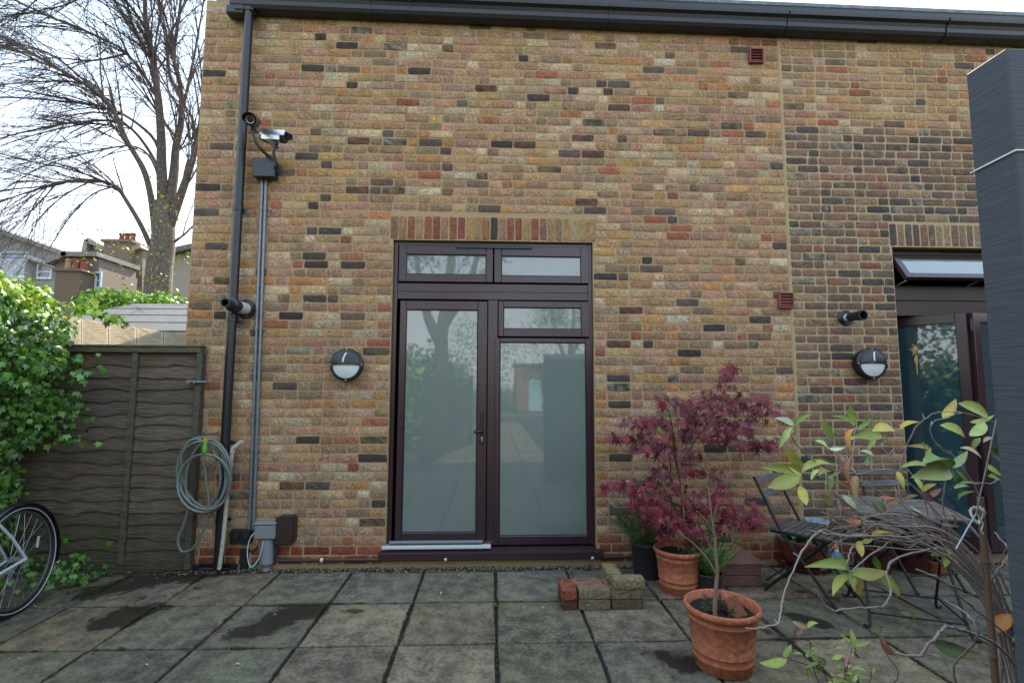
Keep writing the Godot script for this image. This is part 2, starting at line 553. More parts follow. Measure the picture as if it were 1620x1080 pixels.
# ---------------------------------------------------------------- ground, patio slabs, gravel
func ground_and_paving() -> void:
	var g := MB.new()
	g.col = lin(92, 96, 62)
	g.quad(Vector3(-150, -0.07, -150), Vector3(150, -0.07, -150), Vector3(150, -0.07, 150), Vector3(-150, -0.07, 150), Vector3.UP)
	structure("ground", g, M.ground)
	# wet marks and algae on the slabs, as one image laid over the patio from above (x -5..5, z 0..5)
	var w := 1600
	var h := 800
	var wet := []
	for s in [[385, 1003, 0.10], [415, 990, 0.12], [452, 974, 0.13], [498, 962, 0.11], [470, 965, 0.10], [165, 987, 0.09], [190, 973, 0.13], [222, 966, 0.12], [245, 962, 0.08],
			[140, 940, 0.14], [190, 928, 0.16], [240, 918, 0.15], [290, 912, 0.14], [325, 911, 0.10], [215, 945, 0.08], [312, 929, 0.05], [385, 914, 0.035], [561, 967, 0.045], [110, 925, 0.13],
			[1075, 1046, 0.10], [1098, 1052, 0.08], [1045, 1037, 0.06], [1020, 1031, 0.03], [1250, 972, 0.07], [1280, 981, 0.08], [1305, 989, 0.06], [1228, 1003, 0.09], [1205, 925, 0.1], [1100, 945, 0.09], [1265, 935, 0.07], [1320, 950, 0.06], [1140, 1000, 0.08]]:
		var p := G(s[0], s[1])
		wet.append(Vector3(p.x, p.z, s[2]))
	var n1 := FastNoiseLite.new()
	n1.seed = 11
	n1.frequency = 0.04
	n1.fractal_octaves = 4
	var n2 := FastNoiseLite.new()
	n2.seed = 12
	n2.frequency = 0.2
	n2.fractal_octaves = 3
	var n3 := FastNoiseLite.new()
	n3.seed = 13
	n3.frequency = 0.006
	n3.fractal_octaves = 5
	var im := Image.create_empty(w, h, false, Image.FORMAT_RGB8)
	var ro := Image.create_empty(w, h, false, Image.FORMAT_RGB8)
	var field := PackedFloat32Array()
	field.resize(w * h)
	for s in wet:
		var r: float = s.z * 2.4
		for y in range(maxi(0, int((s.y - r) / 5.0 * h)), mini(h, int((s.y + r) / 5.0 * h))):
			for x in range(maxi(0, int((s.x - r + 5.0) / 10.0 * w)), mini(w, int((s.x + r + 5.0) / 10.0 * w))):
				var d: float = Vector2(x * 10.0 / w - 5.0 - s.x, y * 5.0 / h - s.y).length() / s.z
				field[y * w + x] += 0.75 * exp(-d * d * 0.75)
	for y in h:
		for x in w:
			var a := n1.get_noise_2d(x, y)
			var b := n2.get_noise_2d(x, y)
			var c := n3.get_noise_2d(x, y)
			var k := 0.78 + a * 0.26 + b * 0.22 + c * 0.2
			var green := clampf(c * 1.6 + a * 0.5 + 0.15, 0.0, 1.0)
			var pale := clampf((c * -1.4 + b * 0.5 + a * 0.4 - 0.42) * 2.2, 0.0, 1.0)
			var col := Color(k, k * 0.985, k * 0.93).lerp(Color(k * 0.78, k * 0.86, k * 0.66), green * 0.28)
			col = col.lerp(Color(1.0, 1.0, 0.98), pale * 0.3)
			var f := field[y * w + x]
			var wx := x * 10.0 / w - 5.0
			var wz := y * 5.0 / h
			var jx := absf(fposmod(wx - 0.036 + 0.286, 0.572) - 0.286)
			var jz := absf(fposmod(wz - 0.115 + 0.286, 0.572) - 0.286)
			var near_joint := exp(-pow(minf(jx, jz) / 0.022, 2.0)) * (0.50 + c * 1.0)
			var soak := smoothstep(0.46, 0.76, f * 0.95 + near_joint + a * 0.75 + b * 0.4 + (c * 0.4 if f > 0.05 else 0.0))
			col = col.lerp(Color(col.r * 0.46, col.g * 0.45, col.b * 0.44), soak)
			im.set_pixel(x, y, col)
			var rg := lerpf(0.86 + b * 0.1, 0.5, soak)
			ro.set_pixel(x, y, Color(rg, rg, rg))
	mat("slab", Color.WHITE, 1.0, {"tint": true, "tex": tex(im), "rough_tex": tex(ro), "spec": 0.45})
	var bed := MB.new()
	bed.col = lin(58, 52, 44)
	bed.quad(Vector3(-4.9, -0.018, -0.02), Vector3(6.5, -0.018, -0.02), Vector3(6.5, -0.018, 22), Vector3(-4.9, -0.018, 22), Vector3.UP)
	var patio := part(self, "patio", bed, M.ground)
	tag(patio, "", "", "", "structure")
	var base := lin(138, 129, 112)
	var pitch := 0.572
	for j in range(0, 30):
		for i in range(-9, 11):
			var far := j >= 8
			if far and (i < -2 or i > 1):
				continue
			var x0 := 0.036 + i * pitch
			var z0 := 0.085 + j * pitch + (0.03 if j > 0 else 0.0)
			var x1 := x0 + pitch
			var z1 := 0.085 + (j + 1) * pitch + 0.03
			if x0 < -4.6:
				continue
			var b := MB.new()
			b.col = vary(base.lerp([lin(126, 122, 104), lin(142, 128, 110), lin(118, 118, 112)][rng.randi() % 3], 0.6), 0.19)
			var gap := 0.006
			var ins := [gap + rr(0, 0.003), gap + rr(0, 0.003), gap + rr(0, 0.003), gap + rr(0, 0.003)]
			var lift := [rr(-0.003, 0.003), rr(-0.003, 0.003), rr(-0.003, 0.003), rr(-0.003, 0.003)]
			var nx := 6
			var top := []
			for q in 4:   # outline with slightly chipped edges
				var ca: Vector2 = [Vector2(x0 + ins[0], z0 + ins[1]), Vector2(x1 - ins[2], z0 + ins[1]), Vector2(x1 - ins[2], z1 - ins[3]), Vector2(x0 + ins[0], z1 - ins[3])][q]
				var cb: Vector2 = [Vector2(x1 - ins[2], z0 + ins[1]), Vector2(x1 - ins[2], z1 - ins[3]), Vector2(x0 + ins[0], z1 - ins[3]), Vector2(x0 + ins[0], z0 + ins[1])][q]
				var inward := (cb - ca).orthogonal().normalized() * -1.0
				for s in nx:
					var t := float(s) / nx
					var p := ca.lerp(cb, t) - inward * rr(-0.0045, 0.0) * (1.0 if s > 0 else 0.3)
					top.append(Vector3(p.x, lerpf(lift[q], lift[(q + 1) % 4], t), p.y))
			var mid := Vector3.ZERO
			for p in top:
				mid += p / top.size()
			var m0 := b.add(mid, Vector3.UP, Vector2((mid.x + 5.0) / 10.0, mid.z / 5.0))
			var ids := []
			for p in top:
				var e: Vector3 = p + (mid - p).normalized() * 0.004
				ids.append(b.add(e, Vector3.UP, Vector2((e.x + 5.0) / 10.0, e.z / 5.0)))
			for k in ids.size():
				b.tri(m0, ids[k], ids[(k + 1) % ids.size()])
			for k in top.size():
				var p: Vector3 = top[k]
				var o: Vector3 = top[(k + 1) % top.size()]
				var out := ((p + o) * 0.5 - mid).normalized()
				var q0 := b.add(b.v[ids[k]], (out + Vector3.UP).normalized(), b.u[ids[k]])
				var q1 := b.add(b.v[ids[(k + 1) % ids.size()]], (out + Vector3.UP).normalized(), b.u[ids[(k + 1) % ids.size()]])
				var q2 := b.add(o - Vector3.UP * 0.006, out, b.u[q1])
				var q3 := b.add(p - Vector3.UP * 0.006, out, b.u[q0])
				b.tri(q0, q1, q2)
				b.tri(q0, q2, q3)
				var q4 := b.add(o - Vector3.UP * 0.04, out, b.u[q1])
				var q5 := b.add(p - Vector3.UP * 0.04, out, b.u[q0])
				b.tri(q3, q2, q4)
				b.tri(q3, q4, q5)
			part(patio, "paving_slab", b, M.slab)
	# gravel along the foot of the wall
	var st := MB.new()
	st.blob(Vector3.ZERO, Vector3.ONE, 3, 5)
	var mesh := st.commit()
	var where := []
	var tints := []
	for k in 2600:
		var x := rr(-2.6, 1.2) if k < 2100 else rr(1.2, 3.6)
		var z := 0.004 + absf(rng.randfn(0.0, 0.036))
		if z > 0.10 and rng.randf() < 0.6:
			z = rr(0.01, 0.1)
		var s := rr(0.003, 0.0075)
		where.append(Transform3D(Basis.from_euler(rv(3.0)) * Basis.from_scale(Vector3(s * rr(0.8, 1.6), s, s)), Vector3(x, rr(-0.016, 0.004), z)))
		tints.append(vary([lin(150, 138, 118), lin(110, 98, 82), lin(178, 170, 152), lin(92, 70, 55), lin(120, 112, 104)][rng.randi() % 5], 0.2))
	var gravel := many(self, "gravel", mesh, M.stone, where, tints)
	tag(gravel, "loose gravel strip between brick wall and paving", "gravel")


# ---------------------------------------------------------------- the brick building
const TOP := 4.945
var brick_seed := 1


func brick_colour(kind: String) -> Color:
	var t := rng.randf()
	if kind == "main":
		var pal := [[0.25, lin(202, 164, 120)], [0.14, lin(218, 188, 148)], [0.23, lin(200, 154, 126)], [0.14, lin(172, 144, 114)], [0.055, lin(210, 150, 100)], [0.035, lin(184, 116, 90)], [0.04, lin(118, 102, 92)], [0.045, lin(206, 164, 108)], [0.025, lin(220, 200, 164)]]
		for p in pal:
			t -= p[0]
			if t < 0.0:
				return p[1]
		return lin(186, 146, 114)
	if kind == "dark":
		var pal := [[0.30, lin(140, 116, 100)], [0.22, lin(110, 98, 92)], [0.10, lin(90, 84, 82)], [0.18, lin(154, 120, 104)], [0.07, lin(162, 108, 88)], [0.13, lin(174, 146, 118)]]
		for p in pal:
			t -= p[0]
			if t < 0.0:
				return p[1]
		return lin(106, 88, 78)
	if kind == "plinth":
		return [lin(162, 84, 62), lin(172, 98, 72), lin(150, 78, 60), lin(156, 104, 84)][rng.randi() % 4]
	return lin(168, 134, 104)


func brick_shape(b: MB, at: Vector3, w: float, h: float, c: Color, upright := false) -> void:
	# 5 x 2 cells on the face and a skirt back into the mortar: 48 triangles; worn, uneven outline
	var nx := 6
	var ny := 3
	var proud := rr(-0.0015, 0.004)
	var tilt := Vector2(rr(-0.012, 0.012), rr(-0.03, 0.03))
	var first := b.v.size()
	var dark := c.r < 0.08
	var ragged := 0.0045 if not dark else 0.007
	var other: Color = vary(c, 0.3) if rng.randf() < 0.45 else c.lerp([lin(200, 166, 120), lin(190, 120, 84), lin(110, 96, 86), lin(226, 210, 180), lin(206, 164, 100)][rng.randi() % 5], 0.5)
	var turn := rr(-0.004, 0.004)
	var pts := []
	var cols := []
	for j in ny:
		for i in nx:
			var u := float(i) / (nx - 1) - 0.5
			var v := float(j) / (ny - 1) - 0.5
			var edge := i == 0 or j == 0 or i == nx - 1 or j == ny - 1
			var corner := (i == 0 or i == nx - 1) and (j == 0 or j == ny - 1)
			var x := u * w
			var y := v * h + x * turn
			if edge:
				x -= signf(u) * rr(0.0, ragged) * (1.0 if i == 0 or i == nx - 1 else 0.0)
				y -= signf(v) * rr(0.0, ragged) * (1.0 if j == 0 or j == ny - 1 else 0.0)
			if corner:
				x -= signf(u) * rr(0.0, 0.0045)
				y -= signf(v) * rr(0.0, 0.0035)
			if not edge or not corner:
				x += rr(-0.008, 0.008) * (0.0 if i == 0 or i == nx - 1 else 1.0)
			var z := proud + u * w * tilt.x + v * h * tilt.y + (rr(-0.0012, 0.0016) if not edge else rr(-0.0035, -0.0015))
			pts.append(Vector3(x, y, z))
			var cc := c.lerp(other, pow(rng.randf(), 1.4))
			cols.append(vary(cc, 0.16))
	for j in ny:
		for i in nx:
			var p: Vector3 = pts[j * nx + i]
			var nn := Vector3(0, 0, 1)
			if i == 0 or i == nx - 1:
				nn.x += signf(p.x) * 0.22
			if j == 0 or j == ny - 1:
				nn.y += signf(p.y) * 0.22
			nn += rv(0.05)
			b.col = cols[j * nx + i]
			if upright:
				b.add(at + Vector3(-p.y, p.x, p.z), Vector3(-nn.y, nn.x, nn.z).normalized())
			else:
				b.add(at + p, nn.normalized())
	for j in ny - 1:
		for i in nx - 1:
			var q := first + j * nx + i
			b.tri(q, q + 1, q + nx)
			b.tri(q + 1, q + nx + 1, q + nx)
	var loop := []
	for i in nx:
		loop.append(i)
	for j in range(1, ny):
		loop.append(j * nx + nx - 1)
	for i in range(nx - 2, -1, -1):
		loop.append((ny - 1) * nx + i)
	for j in range(ny - 2, 0, -1):
		loop.append(j * nx)
	var skirt := []
	for k in loop:
		var p: Vector3 = pts[k]
		var q := Vector3(p.x, p.y, -0.016)
		var nn := Vector3(p.x / w, p.y / h, 0).normalized()
		b.col = cols[k]
		if upright:
			skirt.append(b.add(at + Vector3(-q.y, q.x, q.z), Vector3(-nn.y, nn.x, 0.2).normalized()))
		else:
			skirt.append(b.add(at + q, Vector3(nn.x, nn.y, 0.2).normalized()))
	for k in loop.size():
		var k2 := (k + 1) % loop.size()
		b.tri(first + loop[k], first + loop[k2], skirt[k])
		b.tri(first + loop[k2], skirt[k2], skirt[k])


func courses(x0: float, x1: float, y0: float, n: int, step: float, holes: Array, bond: float, joint: float) -> Array:   # [centre x, centre y, width, height]
	var out := []
	for k in n:
		var y := y0 + k * step
		var spans := [[x0, x1]]
		for hole in holes:   # [xa, xb, ya, yb]
			if y + step - 0.012 > hole[2] and y + 0.012 < hole[3]:
				var cut := []
				for s in spans:
					if hole[0] > s[0]:
						cut.append([s[0], minf(s[1], hole[0])])
					if hole[1] < s[1]:
						cut.append([maxf(s[0], hole[1]), s[1]])
				spans = cut
		for s in spans:
			var x: float = s[0]
			var end: float = s[1]
			var header := k % 2 == 1
			if rng.randf() < 0.25:
				header = not header
			while x < end - 0.03:
				var l := rr(0.206, 0.222) if not header else rr(0.098, 0.112)
				if end - x - l < 0.07:
					l = end - x
					if l > 0.27:
						l *= 0.5
				out.append([x + l * 0.5, y + step * 0.5, l - joint * rr(0.8, 1.15), step - joint * rr(0.85, 1.1)])
				x += l
				header = (not header) if rng.randf() < bond else rng.randf() < 0.3
	return out


func building() -> void:
	var hall := thing("brick_building", "stock brick building with dark glazed doors, black gutter and soldier-brick lintels", "building", Vector3.ZERO)
	var seam := 2.668
	var left := -2.595
	var right := 7.0
	var da := W(617, 600).x - 0.004
	var db := W(940, 600).x + 0.004
	var dt := W(780, 381).y
	var ra := W(1420, 500).x
	var rb := ra + 2.3
	var rt := W(1480, 391).y
	var back := -0.005
	# --- mortar bodies behind the bricks, with the openings left free
	var b := MB.new()
	b.col = lin(212, 180, 136)
	b.span(left, da, -0.05, TOP, back - 0.3, back)
	b.span(da, db, dt, TOP, back - 0.3, back)
	b.span(db, seam, -0.05, TOP, back - 0.3, back)
	b.span(da, db, -0.05, 0.095, back - 0.3, back)
	var wall := part(hall, "wall", b, M.mortar)
	wall.set_meta("label", "tan and pink stock brick wall with scattered dark bricks")
	b = MB.new()
	b.col = lin(222, 197, 150)
	b.span(seam, ra, -0.05, TOP - 0.02, back - 0.3, back - 0.001)
	b.span(ra, rb, rt, TOP - 0.02, back - 0.3, back - 0.001)
	b.span(rb, right, -0.05, TOP - 0.02, back - 0.3, back - 0.001)
	b.span(ra, rb, -0.05, 0.10, back - 0.3, back - 0.001)
	var wing := part(hall, "wall", b, M.mortar)
	wing.set_meta("label", "darker brown brickwork with cream joints right of the straight joint")
	# --- shell: other walls, floor, roof
	b = MB.new()
	b.col = lin(150, 128, 98)
	b.span(left, left + 0.3, -0.05, TOP, -4.2, back - 0.3)
	b.span(right - 0.3, right, -0.05, TOP, -4.2, back - 0.3)
	b.span(left + 0.3, right - 0.3, -0.05, TOP, -4.2, -3.9)
	b.span(left + 0.3, right - 0.3, -0.05, 0.05, -3.9, back - 0.3)
	part(hall, "rear_wall", b, M.mortar)
	b = MB.new()
	b.span(left + 0.05, right, TOP + 0.001, TOP + 0.06, -4.2, -0.06)
	part(hall, "roof", b, M.lead)
	# --- bricks
	var lint_a := da - 0.03
	var lint_b := db + 0.03
	var lint_h := 0.215
	var step := 0.0748
	var y0 := 0.175
	var all := courses(left, seam - 0.012, y0, 63, step, [[da, db, 0.0, dt], [lint_a, lint_b, dt - 0.01, dt + lint_h + 0.012]], 0.72, 0.0092)
	var dark_at := []
	for p in [[568, 46], [500, 60], [565, 73], [615, 74], [494, 110], [648, 116], [549, 138], [770, 144], [335, 121], [830, 92], [902, 147], [963, 149], [1087, 154], [862, 159], [963, 175], [929, 188], [1146, 194], [933, 213], [841, 224], [812, 224], [930, 240], [860, 265], [634, 219], [565, 218], [760, 276], [808, 223], [553, 301], [493, 329], [1055, 352], [934, 320], [568, 413], [505, 410], [525, 367], [492, 424], [960, 440], [1024, 417], [995, 484], [1126, 512], [1083, 557], [993, 541], [1196, 543], [1023, 541], [997, 598], [1062, 598], [963, 612], [964, 642], [963, 700], [971, 718], [1125, 714], [1175, 714], [468, 697], [590, 697], [458, 774], [585, 727], [590, 833], [593, 803], [345, 497], [330, 505], [345, 441], [330, 295], [548, 580], [600, 562], [640, 300], [1013, 767], [1196, 799], [475, 497], [490, 470]]:
		dark_at.append(W(p[0], p[1]))
	var mine := []
	for e in all:
		var c := brick_colour("main")
		for d in dark_at:
			if absf(d.x - e[0]) < e[2] * 0.5 and absf(d.y - e[1]) < 0.037:
				c = lin(88, 79, 72)
		if absf(W(1215, 80).x - e[0]) < 0.62 and e[1] > 4.42 and rng.randf() < 0.55:   # black streaks of old leaks under the gutter
			c = c.lerp(lin(74, 58, 50), rr(0.25, 0.75))
		mine.append([e, vary(c, 0.16)])
	for e in courses(left, seam - 0.012, 0.0255, 2, step, [[da - 0.02, db + 0.02, 0.0, 1.0]], 0.1, 0.010):
		mine.append([e, brick_colour("plinth")])
	lay(wall, mine, Vector3(0.0, 1.9, 0.0))
	# soldier course over the door
	var xs := lint_a
	while xs < lint_b - 0.05:
		var l := rr(0.068, 0.076)
		if lint_b - xs - l < 0.05:
			l = lint_b - xs
		var c: Color = [lin(176, 146, 104), lin(188, 152, 100), lin(168, 108, 78), lin(158, 96, 80), lin(186, 162, 122), lin(170, 128, 104)][rng.randi() % 6]
		if absf(xs + 0.04 - W(780, 360).x) < 0.036:
			c = lin(84, 72, 68)
		var sb := MB.new()
		brick_shape(sb, Vector3.ZERO, lint_h - 0.01, l - 0.009, c, true)
		part(wall, "soldier_brick", sb, M.brick, Vector3(xs + l * 0.5, dt + 0.004 + lint_h * 0.5, 0))
		xs += l
	# the darker part on the right
	all = courses(seam + 0.008, right, y0 - 0.02, 63, step, [[ra, rb, 0.0, rt], [ra - 0.02, rb + 0.02, rt - 0.01, rt + lint_h + 0.012]], 0.9, 0.0115)
	mine = []
	var line := W(1400, 205).y
	for e in all:
		var y: float = e[1]
		mine.append([e, brick_colour("main" if y > line + rr(-0.05, 0.05) else "dark")])
	for e in courses(seam + 0.008, ra - 0.012, 0.0055, 2, step, [], 0.1, 0.010):
		mine.append([e, brick_colour("plinth")])
	lay(wing, mine, Vector3(3.2, 2.2, 0.0))
	xs = ra - 0.02
	while xs < rb:
		var l := rr(0.069, 0.077)
		var sb := MB.new()
		brick_shape(sb, Vector3.ZERO, lint_h - 0.012, l - 0.014, brick_colour("dark"), true)
		part(wing, "soldier_brick", sb, M.brick, Vector3(xs + l * 0.5, rt + 0.004 + lint_h * 0.5, 0))
		xs += l
	# --- gutter: moulded trough with a pale lip, clips and a stop end
	b = MB.new()
	var prof := PackedVector2Array()
	var gy := W(1000, 46).y
	for p in [[0.0, 0.0], [0.055, 0.0], [0.085, 0.012], [0.10, 0.04], [0.103, 0.075], [0.115, 0.105], [0.14, 0.125], [0.146, 0.15], [0.146, 0.188], [0.0, 0.188]]:
		prof.append(Vector2(-p[0], p[1]))
	b.prism(prof, Vector3(-2.33, gy, 0.012), Basis(Vector3(0, 0, -1), Vector3.UP, Vector3.RIGHT), 9.3)
	var gutter := part(hall, "gutter", b, M.gutter)
	b = MB.new()
	b.span(-2.34, 6.97, gy + 0.190, gy + 0.232, 0.0, 0.165, 0.006)
	part(gutter, "lip", b, M.lead)
	for px in [590, 650, 960, 1235, 1480]:
		b = MB.new()
		var x := W(px, 45).x
		var line2 := []
		for p in prof:
			if p.y < 0.186:
				line2.append(Vector3(x, gy + p.y - 0.004, 0.014 - p.x + 0.003))
		b.tube(line2, 0.006, 5)
		part(gutter, "joint_strap", b, M.gutter)
	b = MB.new()
	b.span(-2.36, -2.20, gy - 0.055, gy + 0.03, 0.013, 0.12, 0.01)
	b.span(-2.28, -2.12, gy - 0.03, gy - 0.002, 0.03, 0.13, 0.008)
	part(gutter, "outlet", b, M.gutter)
	gutter.transform = Transform3D(Basis(Vector3.BACK, -0.009), Vector3.ZERO).translated(Vector3(0, gy, 0) - Basis(Vector3.BACK, -0.009) * Vector3(-2.3, gy, 0) + Vector3(-2.3, 0, 0))
	# --- downpipe with collars
	b = MB.new()
	var p0 := W(394, 25, 0.09)
	var p1 := W(345, 888, 0.09)
	var x_pipe := (p0.x + p1.x) * 0.5
	b.tube([Vector3(x_pipe, 0.03, 0.09), Vector3(x_pipe, gy + 0.01, 0.09)], 0.036, 16)
	var pipe := part(hall, "downpipe", b, M.black_plastic)
	for py in [330, 505, 700, 822]:
		b = MB.new()
		var y := W(360, py, 0.09).y
		b.lathe([Vector2(0.036, -0.02), Vector2(0.0415, -0.018), Vector2(0.0415, 0.018), Vector2(0.036, 0.02)], 16, Vector3(x_pipe, y, 0.09))
		b.span(x_pipe + 0.03, x_pipe + 0.075, y - 0.011, y + 0.011, 0.07, 0.082, 0.002)
		b.span(x_pipe - 0.012, x_pipe + 0.012, y - 0.012, y + 0.012, 0.0, 0.06)
		part(pipe, "collar", b, M.black_plastic)
	doors(hall, da, db, dt, ra, rb, rt)


func lay(wall: Node3D, list: Array, centre: Vector3) -> void:   # the 300 nearest as parts of their own, the rest as one
	list.sort_custom(func(a, c): return Vector2(a[0][0] - centre.x, a[0][1] - centre.y).length() < Vector2(c[0][0] - centre.x, c[0][1] - centre.y).length())
	var rest := MB.new()
	for k in list.size():
		var e: Array = list[k][0]
		var c: Color = list[k][1]
		if k < 295:
			var b := MB.new()
			brick_shape(b, Vector3.ZERO, e[2], e[3], c)
			part(wall, "brick", b, M.brick, Vector3(e[0], e[1], 0))
		else:
			brick_shape(rest, Vector3(e[0], e[1], 0), e[2], e[3], c)
	var o := part(wall, "bricks", rest, M.brick)
	o.set_meta("kind", "stuff")


func doors(hall: Node3D, da: float, db: float, dt: float, ra: float, rb: float, rt: float) -> void:
	var z := -0.045   # front of the outer frame
	var X := func(px): return W(px, 620, z).x
	var Y := func(py): return W(780, py, z).y
	var b := MB.new()
	var ya: float = Y.call(862)
	b.ring(da + 0.004, db - 0.004, ya, dt - 0.004, 0.034, 0.034, 0.03, 0.035, z - 0.07, z)
	b.span(da + 0.04, db - 0.04, Y.call(474), Y.call(449), z - 0.06, z - 0.002, 0.003)      # transom
	b.span(da + 0.04, db - 0.04, Y.call(462), Y.call(459), z - 0.003, z + 0.006, 0.001)
	b.span(X.call(771), X.call(787), ya + 0.03, Y.call(474.5), z - 0.06, z - 0.003, 0.003)       # mullion
	var door := part(hall, "glazed_door", b, M.frame)
	door.set_meta("label", "tall dark brown glazed door with frosted panes")
	var sash := func(px0: float, px1: float, py0: float, py1: float, gx0: float, gx1: float, gy0: float, gy1: float, front: float, called: String):
		var x0: float = X.call(px0)
		var x1: float = X.call(px1)
		var y1: float = Y.call(py0)
		var y0: float = Y.call(py1)
		var q := MB.new()
		q.ring(x0, x1, y0, y1, X.call(gx0) - x0, x1 - X.call(gx1), Y.call(gy1) - y0, y1 - Y.call(gy0), front - 0.05, front, 0.004)
		part(door, called, q, M.frame)
		q = MB.new()   # glazing bead
		q.ring(X.call(gx0) - 0.001, X.call(gx1) + 0.001, Y.call(gy1) - 0.001, Y.call(gy0) + 0.001, 0.008, 0.008, 0.008, 0.008, front - 0.04, front - 0.009, 0.002)
		part(door, "glazing_bead", q, M.black_matt)
		q = MB.new()
		q.span(X.call(gx0) - 0.01, X.call(gx1) + 0.01, Y.call(gy1) - 0.01, Y.call(gy0) + 0.01, front - 0.036, front - 0.014)
		part(door, "pane", q, M.frosted_glass)
	sash.call(626, 778.5, 390, 447, 638, 767.5, 404, 435, z + 0.012, "sash")
	sash.call(780.5, 934, 390, 447, 792, 921, 405, 436, z + 0.012, "sash")
	sash.call(630, 770, 477, 856, 640, 755, 491, 841, z + 0.014, "door_leaf")
	sash.call(788, 934, 476, 532, 796, 921, 486, 520, z + 0.012, "sash")
	sash.call(782, 936, 534, 858, 790.5, 927.5, 541, 848, z + 0.002, "sash")
	# trickle vent, handle, keyhole, threshold, sill
	b = MB.new()
	b.span(X.call(718), X.call(842), Y.call(394), Y.call(389.5), z + 0.01, z + 0.026, 0.003)
	part(door, "trickle_vent", b, M.black_plastic)
	b = MB.new()
	var hx: float = X.call(763)
	var zl := z + 0.014
	b.span(hx - 0.013, hx + 0.013, Y.call(704), Y.call(652), zl, zl + 0.009, 0.003)
	var hy: float = Y.call(681)
	b.tube([Vector3(hx, hy, zl + 0.006), Vector3(hx, hy, zl + 0.05), Vector3(hx - 0.012, hy - 0.002, zl + 0.058), Vector3(hx - 0.05, hy - 0.006, zl + 0.058), Vector3(hx - 0.066, hy - 0.002, zl + 0.056)], [0.014, 0.013, 0.014, 0.013, 0.011], 10)
	part(door, "handle", b, M.black_plastic)
	b = MB.new()
	b.lathe([Vector2(0, 0.012), Vector2(0.008, 0.012), Vector2(0.008, 0.0), Vector2(0.0, 0.0)], 12, Vector3(hx, Y.call(692), zl + 0.006), Basis(Vector3.RIGHT, PI / 2))
	b.span(hx - 0.004, hx + 0.004, Y.call(698), Y.call(692), zl + 0.006, zl + 0.016, 0.001)
	part(door, "lock_cylinder", b, M.silver)
	b = MB.new()
	b.span(X.call(612), X.call(778), ya - 0.012, ya + 0.012, z - 0.01, z + 0.062, 0.004)
	part(door, "threshold_strip", b, M.white_plastic)
	b = MB.new()
	b.span(X.call(622), X.call(766), Y.call(857), Y.call(853), z + 0.014, z + 0.034, 0.003)
	part(door, "weather_bar", b, M.grey_plastic)
	b = MB.new()
	var poly := PackedVector2Array([Vector2(0, 0), Vector2(0.105, -0.022), Vector2(0.105, -0.062), Vector2(0.09, -0.062), Vector2(0.09, -0.04), Vector2(0, -0.04)])
	b.prism(poly, Vector3(da - 0.045, ya - 0.013, z - 0.005), Basis(Vector3(0, 0, 1), Vector3.UP, Vector3.RIGHT), db - da + 0.09)
	part(door, "sill", b, M.frame)
	# ---- doorway on the right: frame, open top-hung light, folded leaves
	var zr := -0.10
	b = MB.new()
	b.ring(ra + 0.002, rb, 0.12, rt - 0.002, 0.03, 0.05, 0.04, 0.05, zr - 0.07, zr)
	var y_tr := W(1480, 500, zr).y
	var y_tt := W(1480, 452, zr).y
	b.span(ra + 0.035, rb - 0.05, y_tr, y_tt, zr - 0.06, zr - 0.002, 0.004)
	b.span(ra + 0.035, rb - 0.05, (y_tr + y_tt) * 0.5, (y_tr + y_tt) * 0.5 + 0.006, zr - 0.003, zr + 0.012, 0.002)
	var doorway := part(hall, "doorway", b, M.frame)
	doorway.set_meta("label", "dark doorway with folded glass leaves and an open fanlight")
	b = MB.new()
	b.span(ra - 0.03, rb + 0.03, 0.075, 0.118, zr - 0.08, 0.05, 0.006)
	part(doorway, "sill", b, M.frame)
	b = MB.new()
	b.span(W(1490, 398, zr).x, W(1600, 398, zr).x, W(1490, 399, zr).y, W(1490, 395, zr).y, zr, zr + 0.015, 0.003)
	part(doorway, "trickle_vent", b, M.black_plastic)
	# fanlight, hinged at its top edge, pushed out at the bottom
	var top_l := Vector3(ra + 0.035, W(1420, 405, zr).y, zr + 0.02)
	var height := 0.30
	var out := deg_to_rad(32.0)
	var bs := Basis(Vector3.RIGHT, Vector3(0, cos(out), -sin(out)), Vector3(0, sin(out), cos(out)))
	var wide := 0.92
	for s in 2:
		b = MB.new()
		var o := top_l + Vector3(s * (wide + 0.05), 0, 0)
		var rim := 0.055
		for r in [[0.0, rim, -height, 0.0], [wide - rim, wide, -height, 0.0], [rim, wide - rim, -height, -height + rim], [rim, wide - rim, -rim, 0.0]]:
			b.box(o + bs * Vector3((r[0] + r[1]) * 0.5, (r[2] + r[3]) * 0.5, 0), Vector3(r[1] - r[0], r[3] - r[2], 0.045), 0.003, bs)
		part(doorway, "fanlight", b, M.frame)
		b = MB.new()
		b.box(o + bs * Vector3(wide * 0.5, -height * 0.5, 0), Vector3(wide - rim * 2 + 0.01, height - rim * 2 + 0.01, 0.02), 0.0, bs)
		part(doorway, "pane", b, M.frosted_glass)
		for t in [0.12, 0.85]:
			b = MB.new()
			var e := o + bs * Vector3(wide * t, -height + 0.05, -0.03)
			b.tube([e, Vector3(e.x - 0.06, top_l.y - height + 0.02, zr + 0.02)], 0.007, 6)
			part(doorway, "stay_arm", b, M.silver)
	# folding leaves
	var lt := y_tr - 0.004
	var chain := [[Vector3(ra + 0.07, 0, -0.42), W(1546, 700, 0.16)], [W(1551, 700, 0.155), Vector3(ra + 1.45, 0, -0.06)], [Vector3(ra + 1.46, 0, -0.14), Vector3(rb - 0.06, 0, -0.14)]]
